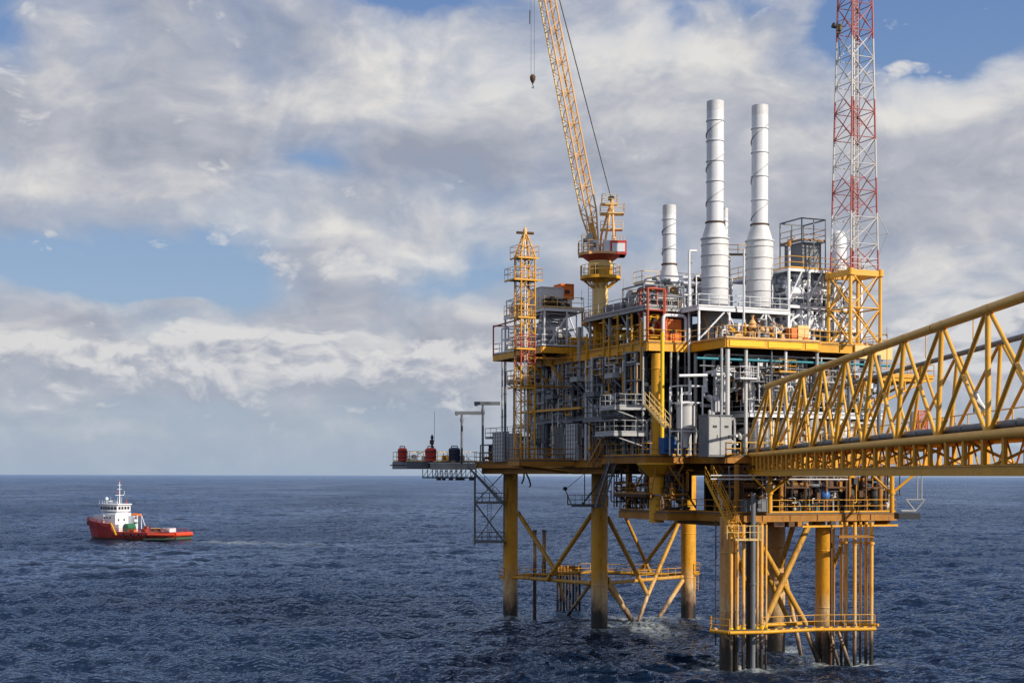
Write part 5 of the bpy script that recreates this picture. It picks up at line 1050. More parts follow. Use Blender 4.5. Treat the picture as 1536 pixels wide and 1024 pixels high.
# ================================================================== BRIDGE
XN, XF = 20.45, 23.25; ztop, zlow, zbot = 23.2, 17.8, 16.2
br = root('access_bridge', (XN + 1.4, 95, zbot), 'yellow tubular truss footbridge coming in from the right', 'bridge')
TY = [63.1 + 6.74 * i for i in range(-5, 9)]; BY = [63.0 + 7.45 * i for i in range(-5, 9)]
for X, side, rr in ((XN, 0, 1), (XF, 1, .8)):
    zt = ztop - .8 * side
    mb = MB(W, 'yellow_bridge'); mb.tube((X, TY[0], zt), (X, TY[-1], zt), .225 * (1 - .45 * side), 20, m='grey' if side else 'yellow_bridge')
    if not side:
        for y in TY: mb.tube((X, y - .5, zt), (X, y + .5, zt), .236, 20)
        for y in TY[::2]: mb.tube((X, y + 1.2, zt), (X, y + 1.26, zt), .245, 20, m='yellow_old'); mb.m = 'yellow_bridge'
    mb.build('top_chord', br)
    mb = MB(W, 'yellow_bridge'); mb.tube((X, BY[0], zlow), (X, 131, zlow), .22, 20); mb.build('middle_chord', br)
    mb = MB(W, 'yellow'); mb.beam((X, BY[0], zbot + .05), (X, 131, zbot + .05), .3, .42); mb.beam((X, BY[0], zbot + .28), (X, 131, zbot + .28), .42, .05); mb.build('bottom_chord', br)
    for i in range(14):
        T = (X, TY[i], zt - .1); B = (X, BY[i], zlow + .12)
        mb = MB(W, 'yellow_bridge'); mb.tube(T, B, .125 * rr, 12); mb.build('truss_post', br)
        if i > 0:
            mb = MB(W, 'yellow_bridge'); mb.tube((X, TY[i - 1] + .25, zt - .1), (X, BY[i] - .25, zlow + .1), .108 * rr, 10); mb.build('diagonal', br)
            mb = MB(W, 'yellow_bridge'); mb.tube((X, TY[i] - .25, zt - .1), (X, BY[i - 1] + .25, zlow + .1), .1 * rr, 10); mb.build('diagonal', br)
    mb = MB(W, 'yellow_bridge'); mb.tube((X, TY[-1], zt), (X, 130.5, zlow), .125, 10); mb.build('end_post', br)
    y = BY[0]
    while y < 131:
        mb = MB(W, 'yellow'); mb.beam((X - .02, y, zbot + .3), (X - .02, y, zlow - .15), .15, .2); mb.build('web_post', br); y += 2.7 if y < 100 else 1.9
for i in range(14):
    mb = MB(W, 'yellow_bridge'); mb.tube((XN, BY[i], zlow), (XF, BY[i], zlow), .09, 8); mb.tube((XN, BY[i], zbot + .2), (XF, BY[i], zlow - .1), .07, 8); mb.tube((XF, BY[i] + 3.5, zbot + .2), (XN, BY[i] + 3.5, zlow - .1), .07, 8); mb.tube((XN, BY[i], zbot + .1), (XF, BY[i] + 3.7, zbot + .1), .07, 8); mb.build('cross_brace', br)
    mb = MB(W, 'yellow'); xm = (XN + XF) / 2
    for k in range(3): y = BY[i] + k * 2.45; mb.tube((xm + .6, y, zbot + .2), (xm + .6, y + 1.2, zlow - .05), .05, 6); mb.tube((xm + .6, y + 2.4, zbot + .2), (xm + .6, y + 1.2, zlow - .05), .05, 6)
    mb.tube((xm + .6, BY[i], zbot + .2), (xm + .6, BY[i] + 7.4, zbot + .2), .06, 6); mb.build('inner_lattice', br)
mb = MB(W, 'grating'); mb.box((XN + .25, BY[0], zlow + .02), (XF - .2, 131, zlow + .1)); mb.box((XN + .3, BY[0], zbot + .32), (XF - .3, 131, zbot + .36), 'yellow_old'); mb.build('walkway_floor', br)
mb = MB(W); rail(mb, [(XF - .25, BY[0], zlow + .1), (XF - .25, 131, zlow + .1)], 'yellow_bridge', h=1.25, step=2.2); mb.build('handrail', br)
for i, (x, r, z, m) in enumerate(((XN + .35, .17, .32, 'grey'), (XN + .75, .14, .28, 'silver'), (XN + 1.15, .2, .35, 'grey'))):
    mb = MB(W, m); mb.tube((x, BY[0], zlow + .1 + z), (x, 132, zlow + .1 + z), r, 12)
    y = BY[0] + 1
    while y < 130: mb.tube((x, y, zlow + .1 + z), (x, y + .12, zlow + .1 + z), r + .05, 12); mb.box((x - .1, y - .1, zlow + .1), (x + .1, y + .1, zlow + .15 + z - r * .5), 'grey_dark'); mb.m = m; y += 3.7
    mb.build('service_pipe', None, ['near grey service pipe lying on the bridge walkway', 'slim silver pipe between the two grey pipes on the bridge', 'thicker grey service pipe nearest the bridge handrail'][i], 'pipe')
mb = MB(W, 'grey'); mb.tube((XF, 55, ztop - .9), (XF, 117, ztop - .9), .05, 6); y = 57
while y < 117: mb.tube((XF, y, ztop - .55), (XF, y, ztop + .75), .03, 5, m='yellow'); y += 8.5
mb.build('cable_run', br)
p = at(1466, 600, 66.5); mb = MB(W, 'silver'); mb.path([(p[0] - .1, p[1], p[2] + .5), (p[0] + .05, p[1], p[2] + .1), (p[0] + .35, p[1], p[2] - .35)], .1, 8); mb.beam((p[0] - .12, p[1], p[2] - .45), (p[0] - .12, p[1], p[2] + .3), .1, .12, 'grey'); mb.tube((p[0] - .1, p[1], p[2] + .1), (p[0] + .35, p[1], p[2] - .3), .17, 8, m='grey_light', r2=.08); mb.build('sling_bundle', None, 'silver grey sling bundle tied to a diagonal of the bridge', 'sling')
rt = root('orange_rack', at(1383, 640, 97), 'small orange lattice rack with grey box beyond the bridge rail', 'rack'); x, y, z = at(1383, 640, 97); mb = MB(W); lattice(mb, [(x - .3, y - .3), (x + .3, y - .3), (x + .3, y + .3), (x - .3, y + .3)], [(x - .3, y - .3), (x + .3, y - .3), (x + .3, y + .3), (x - .3, y + .3)], z - .3, z + 1.2, 3, .04, .025, 'orange'); mb.build('rack_frame', rt); mb = MB(W); mb.box((x - .75, y - .2, z - .3), (x - .45, y + .2, z + 1.15), 'grey'); mb.build('box', rt)
# bearing cantilever holding the rack and the bridge side: short bracket
mb = MB(W, 'yellow'); mb.beam((XF, y, zlow), (x + .5, y, zlow), .3, .3); mb.box((x - .9, y - .6, zlow + .1), (x + .5, y + .6, zlow + .16), 'grating'); mb.tube((x - .2, y, zlow), (XF, y, zbot + .3), .08, 8, m='yellow'); mb.box((x - .6, y - .4, zlow + .15), (x + .4, y + .4, z - .3), 'grating'); mb.build('side_landing', br)
# ================================================================== SUPPLY VESSEL
bx, by, _ = at(203, 812, water(203, 812)); ph = math.radians(30); hx, hy = -math.cos(ph), math.sin(ph)     # heading left and away
def BF(x, y, z):
    x *= 1.2
    if x > 9: x += (z - 3.5) * .28 * min(1, (x - 9) / 5)
    return (bx + x * hx + y * (-hy), by + x * hy + y * hx, z)                                # x forward, y to port (towards the viewer)
boat = root('supply_vessel', (bx, by, 0), 'red and white offshore supply vessel with long low aft deck', 'boat')
def hull(mb, secs, m):                       # secs: (x, half breadth, z)
    mb.m = m; vs = []; n = len(secs[0][1])
    for x, sec in secs:
        for y, z in sec: vs.append(BF(x, y, z))
        for y, z in reversed(sec): vs.append(BF(x, -y, z))
    k = 2 * n; fs = [(i * k + j, (i + 1) * k + j, (i + 1) * k + j + 1, i * k + j + 1) for i in range(len(secs) - 1) for j in range(k - 1)]
    fs += [((len(secs) - 1) * k + j for j in range(k)), tuple(reversed(range(k)))]
    mb.add(vs, [tuple(f) for f in fs], False)
Bh = 3.7
def sec(b, zt, flare=0): return [(.1, -1.2), (b * .75, -1), (b * .93, 0), (b + flare * .5, zt * .6), (b + flare, zt)]
mb = MB(BF); hull(mb, [(-13, sec(2.9, 2.3)), (-11.8, sec(3.6, 2.2)), (-8, sec(3.7, 2.0)), (0, sec(3.7, 2.0)), (3.6, sec(3.65, 2.1)), (3.9, sec(3.6, 3.9)), (8, sec(2.9, 4.2, .5)), (11, sec(1.4, 4.7, .9)), (12.8, sec(.25, 5.1, .5))], 'hull_red'); mb.build('hull', boat)
mb = MB(BF); sb = lambda b: [(.1, -1.25), (b * .76, -1.02), (b * .945 + .03, 0), (b + .04, .55)]
hull(mb, [(-13.03, sb(2.9)), (-11.8, sb(3.6)), (-8, sb(3.7)), (0, sb(3.7)), (3.6, sb(3.65)), (8, sb(2.9)), (11, sb(1.4)), (12.82, sb(.25))], 'brown'); mb.build('boot_top', boat)
mb = MB(BF)
for k in range(7): mb.box((-11 + k * 2, 3.66, 1.15), (-10.6 + k * 2, 3.74, 1.4), 'black')
for k in range(5): x = 4.8 + k * 1.3; b_ = 3.45 - max(0, x - 6) * .42; mb.box((x, b_ + .35, 2.9), (x + .25, b_ + .42, 3.2), 'black')
mb.build('scupper', boat)
mb = MB(BF, 'black')
for k in range(6): mb.path([(-10.5 + k * 2.1 + .4 * math.cos(a * .785), 3.86, 1.3 + .38 * math.sin(a * .785)) for a in range(9)], .13, 6)
mb.build('tyre_fender', boat, kind='stuff')
mb = MB(BF, 'hull_red_lit')  # stern painted in the sunlit tone of the hull
for sy in (1, -1): mb.path([(-13.05, sy * 2.9, 1.7), (-11.8, sy * 3.68, 1.6), (-6.5, sy * 3.76, 1.5)], .38, 8)
mb.tube((-13.1, -2.9, 1.7), (-13.1, 2.9, 1.7), .5, 10); mb.build('stern_fender', boat)
mb = MB(BF, 'hull_green'); mb.path([(-12.9, 2.8, .7), (-11.8, 3.6, .6), (-5.5, 3.72, .3)], .35, 8); mb.tube((-13.05, -2.8, .7), (-13.05, 2.8, .7), .4, 8); mb.build('boot_stripe', boat)
mb = MB(BF, 'yellow_bright'); mb.beam((3.7, 3.72, 4.0), (2.2, 3.8, 1.2), .2, .35); mb.build('yellow_stripe', boat)
mb = MB(BF, 'black'); mb.lathe((12.9, 0, 3.3), [(.2, 0), (.7, .2), (.8, .8), (.6, 1.2), (.2, 1.3)], 14); mb.build('bow_fender', boat)
mb = MB(BF); rail(mb, [(12.6, .3, 5.1), (11, 2.1, 4.75), (8, 3.3, 4.25), (4, 3.6, 3.95)], 'hull_red', h=.7, step=1.3, r=.05, toe=False)
rail(mb, [(3.4, 3.6, 2), (-11.5, 3.6, 2.1)], 'hull_red', h=.8, step=1.5, r=.05, toe=False); rail(mb, [(3.4, -3.6, 2), (-11.5, -3.6, 2.1)], 'hull_red', h=.8, step=1.5, r=.05, toe=False); mb.build('railing', boat)
mb = MB(BF); mb.prism([(3.2, -2.9), (6.6, -2.8), (8.2, -1.8), (8.2, 1.8), (6.6, 2.8), (3.2, 2.9)], 2.1, 6.2, 'white'); mb.prism([(3.3, -2.6), (6.5, -2.6), (7.8, -1.7), (7.8, 1.7), (6.5, 2.6), (3.3, 2.6)], 6.2, 6.6, 'white'); mb.prism([(3.5, -1.9), (7.2, -1.9), (7.2, 1.9), (3.5, 1.9)], 6.6, 6.9); mb.prism([(8.15, -2.3), (10.2, -1.5), (10.2, 1.5), (8.15, 2.3)], 3.6, 6.0); mb.prism([(6.4, -2.95), (8.6, -2.4), (8.6, 2.4), (6.4, 2.95)], 3.9, 6.05); dh = mb.build('deck_house', boat)
mb = MB(BF); mb.prism([(3.2, -2.3), (5.4, -3.0), (8.1, -1.9), (8.1, 1.9), (5.4, 3.0), (3.2, 2.3)], 6.9, 8.5, 'white'); mb.prism([(2.9, -2.4), (5.4, -3.25), (8.5, -2.0), (8.5, 2.0), (5.4, 3.25), (2.9, 2.4)], 8.5, 8.8, 'white')
rail(mb, [(3.2, 2.3, 8.8), (5.4, 3.1, 8.8), (8.3, 1.9, 8.8)], 'white', h=.8, step=1, r=.04, toe=False)
for q_ in ((3.6, 1.6), (4.8, -1.2), (7.4, -.6)): mb.tube((*q_, 8.8), (*q_, 10.4), .05, 6)
mb.m = 'white'; wh = mb.build('wheelhouse', boat)
mb = MB(BF, 'window_glass')
for k in range(4): y = -1.5 + k * 1.0; mb.beam((3.17, y - .33, 7.75), (3.17, y + .33, 7.75), .06, .65)
pts = [(3.2, 2.33), (5.4, 3.03), (8.12, 1.92)]
for a, b in zip(pts, pts[1:]):
    for k in range(3):
        u0, u1 = (k + .12) / 3, (k + .88) / 3; mb.beam((a[0] + (b[0] - a[0]) * u0, a[1] + (b[1] - a[1]) * u0, 7.75), (a[0] + (b[0] - a[0]) * u1, a[1] + (b[1] - a[1]) * u1, 7.75), .06, .65)
mb.build('window', wh)
mb = MB(BF, 'window_glass')
for x in (4.6, 5.5, 6.2):
    mb.lathe((x, 2.92, 5.3), [(.18, 0), (.18, .02)], 10); mb.box((x - .2, 2.9, 5.2), (x + .2, 2.93, 5.6))
mb.box((3.15, -.3, 4.6), (3.2, .1, 5.1)); mb.box((3.15, 1.6, 4.6), (3.2, 2.0, 5.1)); mb.build('window', dh)
mb = MB(BF, 'white'); mb.tube((4.4, 0, 8.7), (4.4, 0, 14.2), .18, 8, r2=.09); mb.tube((4.4, -1.4, 10.9), (4.4, 1.4, 10.9), .08, 6); mb.tube((4.4, -.8, 12.4), (4.4, .8, 12.4), .06, 6); mb.tube((4.4, -.6, 13.4), (4.4, .6, 13.4), .06, 6); mb.path([(4.4, -1.4, 10.9), (4.4, -1.7, 11.4), (4.4, -1.5, 12)], .06, 6); mb.beam((4.8, -.7, 11.6), (4.8, .7, 11.6), .12, .2, 'red_frame'); mb.lathe((4.4, 0, 14.2), [(.12, 0), (.14, .3), (.04, .4)], 8, 'red'); mb.build('mast', boat)
mb = MB(BF, 'white'); mb.tube((7, 1.2, 8.7), (7, 1.2, 9.9), .12, 8); mb.lathe((7, 1.2, 9.6), [(.1, 0), (.4, .2), (.45, .5), (.2, .8)], 10); mb.tube((6.2, .2, 9.4), (6.2, 1.6, 9.4), .07, 6); mb.lathe((5.6, -.4, 8.7), [(.3, 0), (.35, .3), (.25, .6)], 10, 'grey_light'); mb.tube((3.6, -1.4, 8.7), (3.6, -1.4, 9.8), .12, 8, m='red_frame'); mb.build('radar', boat)
mb = MB(BF, 'white')                        # funnels and aft frame
mb.box((1.6, -2.9, 2), (3.2, -1.5, 5.8)); mb.build('funnel', boat); mb = MB(BF, 'white'); mb.box((2.2, 1.6, 2), (3.15, 2.88, 3.8)); mb.build('locker', boat)
mb = MB(BF)
for y in (-2.9, -1.4): mb.beam((.6, y, 2), (.6, y, 5.9), .16, .16, 'white')
mb.beam((.6, -2.9, 5.9), (.6, -1.4, 5.9), .2, .2, 'white'); mb.beam((.6, -2.9, 5.9), (3.2, -2.9, 5.9), .16, .2); mb.beam((.6, -2.9, 5.9), (-.8, -2.9, 2.2), .14, .14)
mb.tube((.6, -2.6, 6.0), (.6, -1.7, 6.0), .35, 10, m='orange'); mb.tube((1.6, -2.7, 6.1), (3.0, -2.7, 6.1), .3, 10, m='orange'); mb.build('aft_gantry', boat)
mb = MB(BF, 'green'); mb.tube((1.7, -1.4, 3.0), (1.7, 1.2, 3.0), .95, 14); mb.box((1.0, -1.6, 2), (2.4, 1.4, 2.7)); mb.box((1.4, -3.1, 3.9), (3, -1.6, 4.3)); mb.build('winch', boat)
for i, (x, y, w, l, h, m, lb) in enumerate(((-8.6, -.6, 2.2, 2.4, 1.1, 'white_stain', 'pale cargo container on the aft deck of the vessel'), (-5.4, -1.0, 1.6, 2.4, .9, 'grey_dark', 'dark cargo pallet in front of the pale container'), (-3.2, .6, 1.2, 1.2, .7, 'red_frame', 'rusty red cargo pile on the middle of the aft deck'), (-.6, 1.6, .9, 1.3, .6, 'orange', 'orange drums beside the winch'), (-1.4, -2.2, .6, .7, 1.3, 'red_frame', 'upright rusty red item by the far rail of the vessel'))):
    rt = root('deck_cargo', BF(x, y, 2), lb, 'cargo'); mb = MB(BF); mb.box((x - l / 2, y - w / 2, 2.02), (x + l / 2, y + w / 2, 2 + h), m); mb.build('body', rt)
    mb = MB(BF, 'grey_dark' if i != 1 else 'crane_cream')
    for k in (-.5, 0, .5): mb.beam((x + k * l, y - w / 2, 2 + h + .03), (x + k * l, y + w / 2, 2 + h + .03), .1, .06)
    for k in (-.5, .5): mb.beam((x - l / 2, y + w * k * 1.02, 2.1), (x + l / 2, y + w * k * 1.02, 2.1), .06, .12); mb.beam((x - l / 2, y + w * k * 1.02, 2.1), (x + l / 2, y + w * k * 1.02, 2 + h), .05, .08)
    mb.build('lashing', rt)
# ================================================================== SEA
def ocean_tile(N, Lt, wind, wd, seed, lmin):
    rng = np.random.default_rng(seed); k1 = np.fft.fftfreq(N, Lt / N) * 2 * np.pi; kx, ky = np.meshgrid(k1, k1); k = np.hypot(kx, ky); k[0, 0] = 1e-6
    Lw_ = wind ** 2 / 9.81; ph_ = np.exp(-1 / (k * Lw_) ** 2) / k ** 4 * (np.abs((kx * math.cos(wd) + ky * math.sin(wd)) / k) ** 5 * .92 + .08) * np.exp(-(k * lmin) ** 2); ph_[0, 0] = 0
    h = (rng.normal(size=(N, N)) + 1j * rng.normal(size=(N, N))) * np.sqrt(ph_)
    z = np.fft.ifft2(h).real; dx = np.fft.ifft2(-1j * kx / k * h).real; dy = np.fft.ifft2(-1j * ky / k * h).real; s = z.std(); return z / s, dx / s, dy / s, Lt, N
def sample(T, x, y):
    z, dx, dy, Lt, N = T; u = (x / Lt * N) % N; v = (y / Lt * N) % N; i0 = u.astype(int); j0 = v.astype(int); fu = u - i0; fv = v - j0; i0 %= N; j0 %= N; i1 = (i0 + 1) % N; j1 = (j0 + 1) % N
    return [a[j0, i0] * (1 - fu) * (1 - fv) + a[j0, i1] * fu * (1 - fv) + a[j1, i0] * (1 - fu) * fv + a[j1, i1] * fu * fv for a in (z, dx, dy)]
NA, NR = 1000, 1400
ang = np.radians(np.linspace(-34, 34, NA)); rad = 48 * (3200 / 48) ** (np.linspace(0, 1, NR))
Aa, Rr = np.meshgrid(ang, rad); X = np.sin(Aa) * Rr; Yy = np.cos(Aa) * Rr
T1 = ocean_tile(1024, 263., 5.6, 1.9, 3, .25); T2 = ocean_tile(512, 53., 2.9, 1.2, 5, .08)
c_, s_ = math.cos(.5), math.sin(.5)
z1, a1, b1 = sample(T1, X, Yy); z2, a2, b2 = sample(T2, X * c_ - Yy * s_, X * s_ + Yy * c_)
fade = np.clip(1.15 - Rr / 3200, .15, 1); f2 = np.clip(1 - (Rr - 120) / 700, 0, 1)
A1, A2 = .27, .13
Z = A1 * z1 * fade + A2 * z2 * f2; XX = X + .6 * A1 * a1 * fade + .5 * A2 * a2 * f2; YY = Yy + .6 * A1 * b1 * fade + .5 * A2 * b2 * f2
me = bpy.data.meshes.new('sea'); nv = NA * NR; co = np.stack([XX, YY, Z], -1).reshape(-1, 3)
ii = np.arange(nv).reshape(NR, NA); quads = np.stack([ii[:-1, :-1], ii[:-1, 1:], ii[1:, 1:], ii[1:, :-1]], -1).reshape(-1, 4)
# outer flat skirt to the horizon and around the viewer
def skirt():
    vs, fs = [], []
    rr = [3190, 5000, 9000, 20000, 90000]; na = 40; aa = np.radians(np.linspace(-34, 34, na))
    for r in rr: vs += [(math.sin(a) * r, math.cos(a) * r, -.05) for a in aa]
    fs += [(i * na + j, i * na + j + 1, (i + 1) * na + j + 1, (i + 1) * na + j) for i in range(len(rr) - 1) for j in range(na - 1)]
    o = len(vs); aa = np.radians(np.linspace(33.9, 326.1, 60)); rr = [2, 300, 90000]
    for r in rr: vs += [(math.sin(a) * r, math.cos(a) * r, -.06) for a in aa]
    fs += [(o + i * 60 + j, o + i * 60 + j + 1, o + (i + 1) * 60 + j + 1, o + (i + 1) * 60 + j) for i in range(2) for j in range(59)]
    o = len(vs); aa = np.radians(np.linspace(-34, 34, na))
    for r in (2, 48.5): vs += [(math.sin(a) * r, math.cos(a) * r, -.06) for a in aa]
    fs += [(o + j, o + j + 1, o + na + j + 1, o + na + j) for j in range(na - 1)]
    return vs, fs
sv, sf = skirt(); co = np.vstack([co, np.array(sv)]); sf = np.array(sf) + nv; allf = np.vstack([quads, sf])
me.vertices.add(len(co)); me.vertices.foreach_set('co', co.ravel()); me.loops.add(allf.size); me.loops.foreach_set('vertex_index', allf.ravel().astype(np.int32))
me.polygons.add(len(allf)); me.polygons.foreach_set('loop_start', np.arange(0, allf.size, 4, dtype=np.int32)); me.polygons.foreach_set('loop_total', np.full(len(allf), 4, dtype=np.int32)); me.polygons.foreach_set('use_smooth', np.ones(len(allf), dtype=bool)); me.update(calc_edges=True)
foam = np.zeros(len(co)); px_, py_ = co[:, 0], co[:, 1]
for (x, y, r, a) in [(*LP[k][:2], 1.9, .9) for k in 'ABCDEF'] + [(*at(955, 937, water(955, 937))[:2], 2.2, .75), (*at(985, 932, water(985, 932))[:2], 1.6, .9), (*at(972, 944, water(972, 944))[:2], 2.6, .5), (*at(1130, 1001, water(1130, 1001))[:2], 2.2, .8), (*at(1300, 992, water(1300, 992))[:2], 2.0, .8)] + [(*BF(-14 - k * 3, 0, 0)[:2], 2.2 + k * .5, .6 - k * .045) for k in range(10)] + [(*BF(12, 0, 0)[:2], 1.8, .6)]:
    foam = np.maximum(foam, a * np.exp(-(((px_ - x) / r) ** 2 + ((py_ - y) / (r * 1.3)) ** 2)))
slick = np.zeros(len(co))
for (x, y, rx, ry, a) in [(*at(220, 842, water(220, 842))[:2], 34, 45, .8), (*at(420, 855, water(420, 855))[:2], 22, 28, .6), (*at(60, 870, water(60, 870))[:2], 14, 22, .5), (*at(470, 820, water(470, 820))[:2], 30, 20, .6)]:
    slick = np.maximum(slick, a * np.exp(-(((px_ - x) / rx) ** 2 + ((py_ - y) / ry) ** 2)))
at_s = me.attributes.new('slick', 'FLOAT', 'POINT'); at_s.data.foreach_set('value', slick)
at_f = me.attributes.new('foam', 'FLOAT', 'POINT'); at_f.data.foreach_set('value', foam)
sea = bpy.data.objects.new('sea', me); COL.objects.link(sea); sea['kind'] = 'structure'
m, nt, b, pos = base_mat('sea_water'); me.materials.append(m)
at1 = nd(nt, 'ShaderNodeAttribute', attribute_name='foam')
nf = noise(nt, scaled(nt, pos, (1, .7, 1)), 1.6, 6, .75, seed=2); ff = mth(nt, 'MULTIPLY', ramp(nt, nf, ((.42, 0), (.56, 1))), at1.outputs['Fac'], True)
patch = noise(nt, scaled(nt, pos, (1, .35, 1)), .012, 4, .6, seed=6)
wc = mixc(nt, ramp(nt, patch, ((.35, 0), (.65, 1))), (.002, .008, .024), (.004, .013, .036))
wc = mixc(nt, mth(nt, 'MULTIPLY', at1.outputs['Fac'], .35), wc, (.03, .14, .15))
wbase = mixc(nt, ff, wc, (.75, .8, .82))
w1 = noise(nt, scaled(nt, pos, (.55, 1.1, 1)), 1.9, 4, .52, .15, seed=1); w2 = noise(nt, scaled(nt, pos, (.5, 1, 1)), .45, 3, .45, .1, seed=7)
b1_ = nd(nt, 'ShaderNodeBump', i_Strength=1, i_Distance=.42); nt.links.new(w1, b1_.inputs['Height'])
b2_ = nd(nt, 'ShaderNodeBump', i_Strength=1, i_Distance=.5); nt.links.new(w2, b2_.inputs['Height']); nt.links.new(b1_.outputs[0], b2_.inputs['Normal']); NW = b2_.outputs[0]
df = nd(nt, 'ShaderNodeBsdfDiffuse'); nt.links.new(wbase, df.inputs[0]); nt.links.new(NW, df.inputs['Normal'])
at2 = nd(nt, 'ShaderNodeAttribute', attribute_name='slick'); sl2 = mth(nt, 'ADD', mth(nt, 'MULTIPLY', at2.outputs['Fac'], -.7), mth(nt, 'ADD', .45, mth(nt, 'MULTIPLY', ramp(nt, patch, ((.35, 0), (.65, 1))), .95)))
nt.links.new(mth(nt, 'MAXIMUM', mth(nt, 'MULTIPLY', sl2, 1.0), .15), b1_.inputs['Strength'])
gl_ = nd(nt, 'ShaderNodeBsdfGlossy', i_Roughness=.06); gl_.inputs['Color'].default_value = (.58, .71, .95, 1); nt.links.new(NW, gl_.inputs['Normal'])
fr_ = nd(nt, 'ShaderNodeFresnel', i_IOR=1.333); nt.links.new(NW, fr_.inputs['Normal']); nt.nodes.remove(b)
mx = nd(nt, 'ShaderNodeMixShader'); nt.links.new(mth(nt, 'MULTIPLY', fr_.outputs[0], mth(nt, 'SUBTRACT', 1, ff)), mx.inputs[0]); nt.links.new(df.outputs[0], mx.inputs[1]); nt.links.new(gl_.outputs[0], mx.inputs[2])
nt.links.new(mx.outputs[0], nt.nodes['Material Output'].inputs[0])
# ================================================================== LIGHT AND SKY
SUN_EL, TH = 29, 37                          # sun to the right and behind the viewer
sd_ = Vector((math.cos(math.radians(TH)) * math.cos(math.radians(SUN_EL)), -math.sin(math.radians(TH)) * math.cos(math.radians(SUN_EL)), math.sin(math.radians(SUN_EL))))
sl = bpy.data.lights.new('sun', 'SUN'); sl.energy = 5.0; sl.angle = math.radians(.5); sl.color = (1, .88, .72)
so = bpy.data.objects.new('sun', sl); COL.objects.link(so); so.rotation_euler = sd_.to_track_quat('Z', 'Y').to_euler(); so.location = (60, -40, 90)
wd = bpy.data.worlds.new('World'); sc.world = wd; wd.use_nodes = True; nt = wd.node_tree; bg = nt.nodes['Background']; bg.inputs[1].default_value = .1
sky = nd(nt, 'ShaderNodeTexSky', sky_type='NISHITA'); sky.sun_disc = False; sky.sun_elevation = math.radians(SUN_EL); sky.sun_rotation = math.radians(90 + TH); sky.air_density = 1.1; sky.dust_density = .6; sky.ozone_density = 1.6
tc = nd(nt, 'ShaderNodeTexCoord'); sx = nd(nt, 'ShaderNodeSeparateXYZ'); nt.links.new(tc.outputs['Generated'], sx.inputs[0])
azm = mth(nt, 'ARCTAN2', sx.outputs[0], sx.outputs[1]); el = mth(nt, 'ARCSINE', sx.outputs[2])
def ae(px, py): a = math.atan((px - 768) / F); return a, math.atan((713 - py) / F * math.cos(a))
cv = nd(nt, 'ShaderNodeCombineXYZ'); nt.links.new(azm, cv.inputs[0]); nt.links.new(mth(nt, 'MULTIPLY', el, 1.75), cv.inputs[1])
wn = nd(nt, 'ShaderNodeTexNoise'); wn.noise_dimensions = '2D'; wn.inputs['Scale'].default_value = 9; wn.inputs['Detail'].default_value = 3; nt.links.new(cv.outputs[0], wn.inputs['Vector'])
vm = nd(nt, 'ShaderNodeVectorMath', operation='MULTIPLY_ADD'); nt.links.new(wn.outputs['Color'], vm.inputs[0]); vm.inputs[1].default_value = (.05, .05, 0); nt.links.new(cv.outputs[0], vm.inputs[2]); WV = vm.outputs[0]
sw = nd(nt, 'ShaderNodeSeparateXYZ'); nt.links.new(WV, sw.inputs[0]); azw, elw = mth(nt, 'SUBTRACT', sw.outputs[0], .025), mth(nt, 'DIVIDE', mth(nt, 'SUBTRACT', sw.outputs[1], .025), 1.75)
def blobs(lst):
    tot = None
    for px, py, rx, ry, a in lst:
        az0, el0 = ae(px, py); dx = mth(nt, 'DIVIDE', mth(nt, 'SUBTRACT', azw, az0), rx / F); dy = mth(nt, 'DIVIDE', mth(nt, 'SUBTRACT', elw, el0), ry / F)
        g_ = mth(nt, 'EXPONENT', mth(nt, 'MULTIPLY', mth(nt, 'ADD', mth(nt, 'MULTIPLY', dx, dx), mth(nt, 'MULTIPLY', dy, dy)), -1)); g_ = mth(nt, 'MULTIPLY', g_, a)
        tot = g_ if tot is None else mth(nt, 'ADD', tot, g_)
    return tot
def cloudn(vec, sc_, seed, vsc, rg=.6, vw=.3):
    a = noise(nt, vec, sc_, 9, rg, .1, seed=seed, flat=True)
    v = nd(nt, 'ShaderNodeTexVoronoi', feature='F1'); v.voronoi_dimensions = '2D'; v.inputs['Scale'].default_value = vsc; v.inputs['Detail'].default_value = 2.5; v.inputs['Roughness'].default_value = .55; v.inputs['Lacunarity'].default_value = 2.3; v.normalize = True
    nt.links.new(vec, v.inputs['Vector'])
    return mth(nt, 'ADD', mth(nt, 'MULTIPLY', a, .8), mth(nt, 'MULTIPLY', mth(nt, 'SUBTRACT', .75, v.outputs['Distance']), vw))
def shifted(dx, dy):
    m = nd(nt, 'ShaderNodeVectorMath', operation='ADD'); m.inputs[1].default_value = (dx, dy, 0); nt.links.new(WV, m.inputs[0]); return m.outputs[0]
n1 = cloudn(WV, 6.5, 2.1, 13, .57, .17); n1s = cloudn(shifted(.009, .018), 6.5, 2.1, 13, .57, .17)
lit = mth(nt, 'MULTIPLY', mth(nt, 'SUBTRACT', n1, n1s), 2.6)
cov = blobs([(10, 60, 50, 60, -.35), (640, -10, 170, 35, -.55), (1440, 50, 170, 60, -.75), (1330, 20, 90, 80, -.45), (1130, 15, 50, 25, -.3), (1010, 60, 40, 60, -.25), (505, 245, 60, 25, -.28), (80, 405, 180, 40, -.62), (300, 430, 170, 40, -.62), (620, 420, 90, 30, -.2), (20, 20, 60, 50, -.2), (440, 320, 120, 50, .25), (640, 440, 120, 50, -.45), (760, 395, 80, 45, -.3), (940, 350, 60, 60, -.3), (330, 355, 130, 25, -.2), (540, 455, 90, 60, .35), (270, 452, 55, 16, .5), (1390, 440, 60, 30, -.2), (400, 180, 320, 110, .3), (1050, 240, 220, 130, .3), (1450, 300, 160, 140, .35), (300, 560, 400, 60, .15)])
